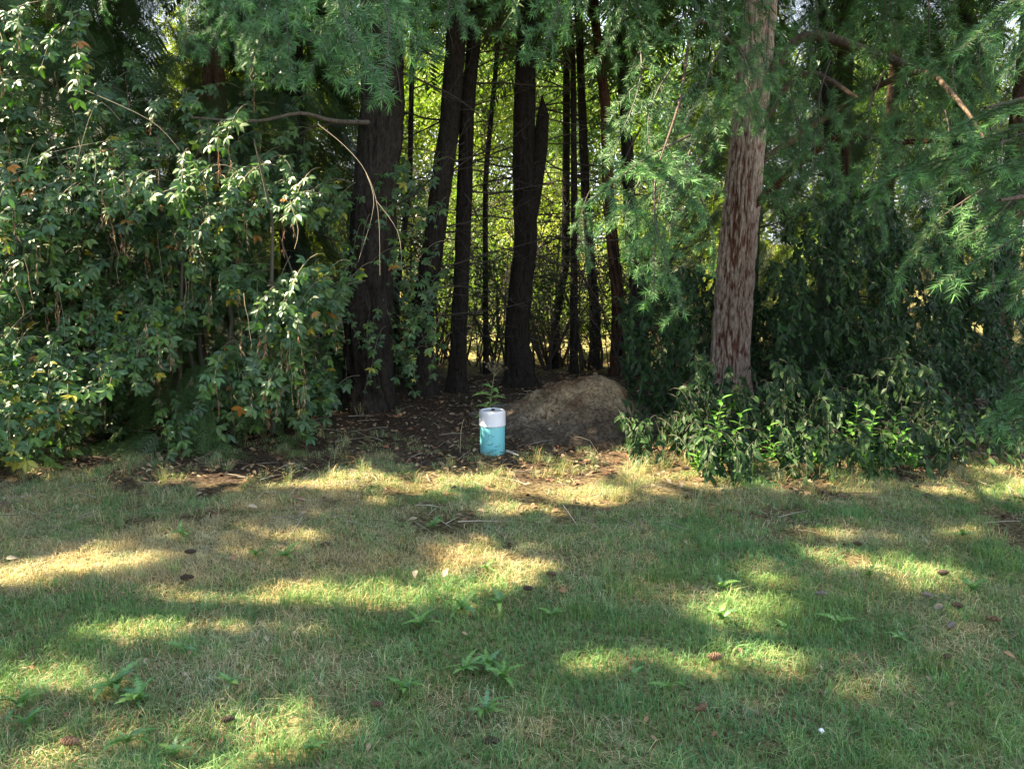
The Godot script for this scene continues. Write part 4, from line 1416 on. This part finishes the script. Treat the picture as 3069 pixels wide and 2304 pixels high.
func litter() -> void:
	rng.seed = 900
	var browns := [lin(0.19, 0.115, 0.055), lin(0.28, 0.19, 0.10), lin(0.13, 0.08, 0.045), lin(0.36, 0.27, 0.165), lin(0.2, 0.085, 0.045)]
	var mesh := simple_leaf(901, 0.055, 0.028, Color.WHITE, M.dry, 0.5)
	var xs := []
	var cs := []
	for i in 15000:
		var z := -4.6 - 7.5 * rng.randf()
		var x := rf(-0.8, 0.8) * (-z) + 0.0
		if z > -5.6 and nz.get_noise_2d(x * 110 + 50, z * 150) < 0.08 and rng.randf() < 0.85: continue
		var p := Vector3(x, height(x, z) + rf(0.003, 0.025), z)
		xs.push_back(Transform3D(leafbasis(Vector3(rng.randfn(), rf(-0.2, 0.25), rng.randfn()), Vector3.UP + rdir() * 0.5, rf(0.5, 1.3)), p))
		cs.push_back(tone(browns[rng.randi() % 5], rf(0.6, 1.2)))
	for i in 260:                                              # single leaves on the lawn
		var p := gnd(rf(0, 1024), rf(500, 768))
		xs.push_back(Transform3D(leafbasis(Vector3(rng.randfn(), 0, rng.randfn()), Vector3.UP + rdir() * 0.5, rf(0.25, 0.6)), p + Vector3(0, 0.025, 0)))
		cs.push_back(tone(browns[rng.randi() % 5], rf(0.7, 1.3)))
	var o := many("leaf_litter", mesh, xs, cs, self)
	o.set_meta("label", "fallen brown leaves on the forest floor"); o.set_meta("category", "leaf litter")
	var st := MB.new()
	st.tube([Vector3(-0.1, 0, 0), Vector3(0, 0.006, 0.006), Vector3(0.1, 0, 0)], 0.0028, 0.0012, 4, Color.WHITE)
	xs = []
	cs = []
	for i in 1100:
		var z := -4.4 - 6.5 * rng.randf()
		var x := rf(-0.75, 0.75) * (-z)
		xs.push_back(Transform3D(aim(Vector3(rng.randfn(), rf(-0.1, 0.15), rng.randfn()), 0, rf(0.4, 1.4)), Vector3(x, height(x, z) + rf(0.01, 0.03), z)))
		cs.push_back(tone([lin(0.3, 0.25, 0.19), lin(0.13, 0.09, 0.06), lin(0.42, 0.36, 0.27)][rng.randi() % 3], rf(0.7, 1.2)))
	o = many("twig_litter", st.mesh(M.wood), xs, cs, self)
	o.set_meta("label", "small dead twigs strewn on the ground"); o.set_meta("category", "twigs")

func rosette(px: float, py: float, size: float, label: String, seed_: int, leaves: Array, n := 9, upright := 0.45) -> void:
	rng.seed = seed_
	var b := gnd(px, py)
	var t := thing("lawn_weed", label, "weed", b + Vector3(0, 0.03, 0), "broad leaved weeds in the lawn")
	for k in n:
		var a := k * 2.4 + rf(-0.3, 0.3)
		var d := Vector3(cos(a), upright * rf(0.1, 2.2), sin(a))
		part("leaf", leaves[rng.randi() % leaves.size()], t, Transform3D(leafbasis(d, Vector3.UP + rdir() * 0.35, size * rf(0.35, 1.15)), Vector3(0, 0, 0)))

func weed_leaf(seed_: int, c: Color) -> ArrayMesh:               # a lobed dandelion leaf, 10 cm long
	rng.seed = seed_
	var mb := MB.new()
	var k := 9
	var pm := Vector3.ZERO
	var wl := 0.004
	for i in k:
		var t := (i + 1.0) / k
		var m := Vector3(t * 0.1, 0.012 * sin(t * 3.0) - 0.03 * t * t, 0)
		var w := 0.013 * sin(PI * pow(t, 0.75) * 0.97) * (1.25 if i % 2 == 0 else 0.72) + 0.001
		for s in [-1.0, 1.0]:
			var A := pm + Vector3(0, 0.2 * wl, s * wl)
			var B := m + Vector3(-0.004, 0.2 * w, s * w)
			var col := tone(c, rf(0.85, 1.15))
			if s > 0:
				mb.tri3(pm, A, B, tone(col, 1.3), col, col); mb.tri3(pm, B, m, tone(col, 1.3), col, tone(col, 1.3))
			else:
				mb.tri3(pm, B, A, tone(col, 1.3), col, col); mb.tri3(pm, m, B, tone(col, 1.3), tone(col, 1.3), col)
		pm = m
		wl = w
	return mb.mesh(M.leaf)

func weeds() -> void:
	var c := [lin(0.125, 0.24, 0.07), lin(0.15, 0.27, 0.065), lin(0.11, 0.22, 0.09)]
	var ls := []
	for i in 5: ls.push_back(weed_leaf(950 + i, c[i % 3]))
	var list := [
		[405, 695, 0.85, "bushy pale weed beside the pine cone at the lower middle of the lawn", 13], [465, 672, 0.9, "left one of the weed patch low in the middle of the lawn", 12], [488, 668, 0.85, "middle one of the weed patch low in the middle of the lawn", 12], [503, 682, 0.8, "right one of the weed patch low in the middle of the lawn", 10],
		[420, 632, 0.9, "pale weed at the end of the long sunny strip", 11], [462, 614, 0.9, "weed below the long sunny strip, left of the forked trunk's line", 10], [500, 605, 0.75, "weed at the right tip of the long sunny strip", 8], [552, 618, 0.6, "small two leaved weed below the dark cone", 6],
		[485, 716, 0.8, "weed with wide leaves close to the lower edge", 9], [668, 690, 0.75, "weed with two broad leaves in dark green grass", 5], [632, 678, 0.6, "single broad leaf weed left of the two leaved weed", 4],
		[115, 690, 1.05, "largest weed patch in shade at the lower left", 14], [140, 700, 0.95, "weed right of the largest lower left patch", 12], [185, 655, 0.8, "upright single leaf weed left of the middle", 5], [232, 688, 0.9, "weed with long spread leaves in the left shade", 7],
		[20, 712, 0.9, "sunlit weed at the left border", 11], [28, 730, 0.8, "bright weed just under the sunlit border weed", 10], [128, 742, 0.8, "sunlit weed in the bright corner grass", 9], [312, 752, 0.9, "toothed upright weed at the lower edge, left part", 10], [175, 750, 0.7, "weed between the bright corner and the toothed weed", 8],
		[722, 622, 0.85, "glowing weed in the small sunny patch", 10], [722, 586, 0.75, "dark weed above the small sunny patch", 9], [785, 630, 0.75, "weed right of the small sunny patch", 9], [838, 622, 0.85, "weed with two upright leaves right of the middle", 7], [900, 640, 0.8, "grey green weed in the taller grass at the right", 9], [870, 575, 0.7, "weed in the shade between two sunny patches at the right", 8], [972, 590, 0.8, "weed under the right sunny band", 10], [962, 538, 0.8, "weed in dark grass near the right border", 9],
		[182, 538, 0.8, "weed near the grove edge at the left", 9], [286, 558, 0.8, "weed in the upper left shade of the lawn", 10], [256, 556, 0.8, "bluish weed next to the upper left shade weed", 9], [432, 528, 0.8, "weed on the dry ground left of the canister's line", 9], [486, 566, 0.65, "weed above the right tip of the long sunny strip", 7], [445, 505, 0.55, "tiny weed on bare ground in front of the canister", 5]]
	for i in list.size():
		var q = list[i]
		rosette(q[0], q[1], q[2] * 1.15, q[3], 960 + i, ls, q[4], 0.75)
	# the tall weed behind the canister: lobed green leaves below a dry seed head
	var b := gnd(488, 428)
	b.z -= 0.25
	var t := thing("seeding_weed", "tall weed with lobed leaves and a dry tan seed head behind the canister", "weed", b)
	rng.seed = 990
	var mb := MB.new()
	var H := 0.52
	mb.tube([Vector3.ZERO, Vector3(0.02, H * 0.5, 0), Vector3(0.06, H, 0)], 0.006, 0.003, 5, lin(0.22, 0.22, 0.1))
	part("stem", mb.mesh(M.wood), t)
	var hd := MB.new()
	for k in 26:
		var d := (Vector3.UP * 0.9 + rdir() * 0.8).normalized()
		var o := Vector3(0.06, H - 0.06 * rng.randf(), 0)
		var e := o + d * rf(0.07, 0.14)
		hd.tube([o, o.lerp(e, 0.5) + rdir() * 0.006, e], 0.0012, 0.0008, 3, lin(0.34, 0.27, 0.15))
		for q in 7:
			var f := (d + rdir() * 0.8).normalized()
			var w := f.cross(rdir()).normalized() * 0.002
			hd.tri(e - w, e + w, e + f * 0.022, lin(0.4, 0.33, 0.2))
	part("seed_head", hd.mesh(M.dry), t)
	for k in 13:
		var a := k * 2.4
		part("leaf", ls[1], t, Transform3D(leafbasis(Vector3(cos(a), 0.3, sin(a)), Vector3.UP + Vector3(0, 0, 0.5), rf(1.4, 2.1)), Vector3(0.01 + k * 0.002, 0.05 + k * 0.025, 0)))

func small_things() -> void:
	var cones := []
	for i in 4: cones.push_back(pine_cone(1000 + i, [lin(0.10, 0.065, 0.036), lin(0.17, 0.10, 0.055), lin(0.05, 0.034, 0.022), lin(0.2, 0.17, 0.135)][i]))
	var list := [
		[376, 712, 0, "dark pine cone beside the bushy pale weed"], [72, 748, 1, "reddish pine cone in the bright corner grass"], [226, 720, 2, "blackish pine cone in the left shade"], [492, 748, 2, "dark pine cone near the lower edge, middle"],
		[527, 592, 2, "dark round cone below the right tip of the sunny strip"], [552, 577, 0, "brown cone above the dark round cone"], [402, 522, 0, "brown cone on the bare ground left of the canister's line"], [958, 611, 2, "blackest cone at the right, round end facing out"], [937, 612, 3, "pale weathered cone left of the blackest cone"], [994, 624, 1, "striped cone nearest the right border"], [950, 630, 3, "pale cone below the blackest cone"], [928, 597, 3, "greyish cone at the end of the right sunny band"],
		[820, 594, 3, "pale rounded cone under the right sunny patch"], [858, 545, 2, "small dark cone above the right sunny patch"], [942, 575, 2, "dark cone in the grass above the right sunny band"], [188, 579, 2, "dark flat cone in the left shade"], [190, 556, 2, "dark cone at the upper left shade edge"], [716, 662, 1, "reddish cone in the shade right of the middle"], [700, 712, 1, "rusty cone near the lower edge, right of the middle"], [947, 658, 0, "brown cone in deep grass at the right"], [325, 548, 0, "brown cone between two weeds at the upper left"], [686, 470, 2, "dark cone at the foot of the low shrub"]]
	for i in list.size():
		rng.seed = 1100 + i
		var q = list[i]
		var p := gnd(q[0], q[1])
		var d := Vector3([1.0, -1.0][i % 2], rf(-0.1, 0.2), rng.randfn() * 0.4)
		solo("pine_cone", cones[q[2]], q[3], "pine cone", Transform3D(aim(d, rng.randf() * TAU, rf(0.6, 0.85)), p + Vector3(0, 0.04, 0)), "fallen cones on the lawn")
	var leaf := simple_leaf(1200, 0.075, 0.045, lin(0.28, 0.15, 0.07), M.dry, 0.6)
	var pale := simple_leaf(1201, 0.07, 0.042, lin(0.36, 0.28, 0.18), M.dry, 0.5)
	var fall := [[1002, 656, leaf, "curled orange brown leaf near the right border"], [248, 511, pale, "pale tan leaf at the grove edge, left"], [232, 560, leaf, "brown leaf among the sunny grass, left"], [416, 575, pale, "pale dry leaf on the long sunny strip"], [443, 580, pale, "pale dry leaf at the middle of the sunny strip"], [582, 548, pale, "whitish leaf standing in the shaded grass"], [566, 598, leaf, "brown curled leaf right of the dark round cone"], [98, 566, leaf, "dark brown leaf at the upper left sunny patch"], [6, 562, pale, "pale leaf at the left border"]]
	for i in fall.size():
		rng.seed = 1220 + i
		var q = fall[i]
		solo("fallen_leaf", q[2], q[3], "leaf", Transform3D(leafbasis(Vector3(rng.randfn(), 0.2, rng.randfn()), Vector3(rf(-0.3, 0.3), 1, 0.5), rf(0.55, 0.85)), gnd(q[0], q[1]) + Vector3(0, 0.045, 0)), "fallen leaves lying on the lawn")
	solo("pebble", stone(1250, Vector3(0.009, 0.007, 0.008), lin(0.75, 0.74, 0.72), M.lid, 6), "tiny white pebble in the grass near the lower edge", "pebble", Transform3D(Basis(), gnd(821, 735) + Vector3(0, 0.04, 0)))
	# the pale stick beside the canister
	var mb := MB.new()
	mb.tube([Vector3(-0.07, 0.03, 0), Vector3(0, 0.022, 0.01), Vector3(0.06, 0.008, 0.02)], 0.012, 0.008, 7, lin(0.38, 0.34, 0.28))
	solo("stick", mb.mesh(M.wood), "short pale split stick on the ground beside the canister", "stick", Transform3D(Basis(Vector3.UP, -0.5), gnd(514, 452)))
	# arched straw stalks
	var arcs := [[606, 462, 590, 440, 574, 436, "long straw arching left of the low shrub's edge"], [632, 478, 612, 464, 596, 462, "straw stalk arching on the dry ground right of the canister"], [700, 452, 712, 428, 722, 405, "straight straw leaning beside the red brown trunk"], [460, 452, 461, 430, 464, 418, "upright straw left of the canister"], [925, 464, 940, 450, 968, 446, "straw bent over at the right grove edge"], [284, 500, 300, 482, 312, 472, "pale stalk leaning at the left shrub's foot"]]
	for i in arcs.size():
		var a = arcs[i]
		var b := gnd(a[0], a[1])
		var z := -b.z
		var st := MB.new()
		var m := at(a[2], a[3], z) - b
		var e := at(a[4], a[5], z) - b
		st.tube([Vector3.ZERO, (m * 0.55), m, m.lerp(e, 0.6) + Vector3(0, 0.008, 0), e], 0.0022, 0.001, 4, lin(0.48, 0.4, 0.26))
		solo("straw_stalk", st.mesh(M.dry), a[6], "grass stalk", Transform3D(Basis(), b))
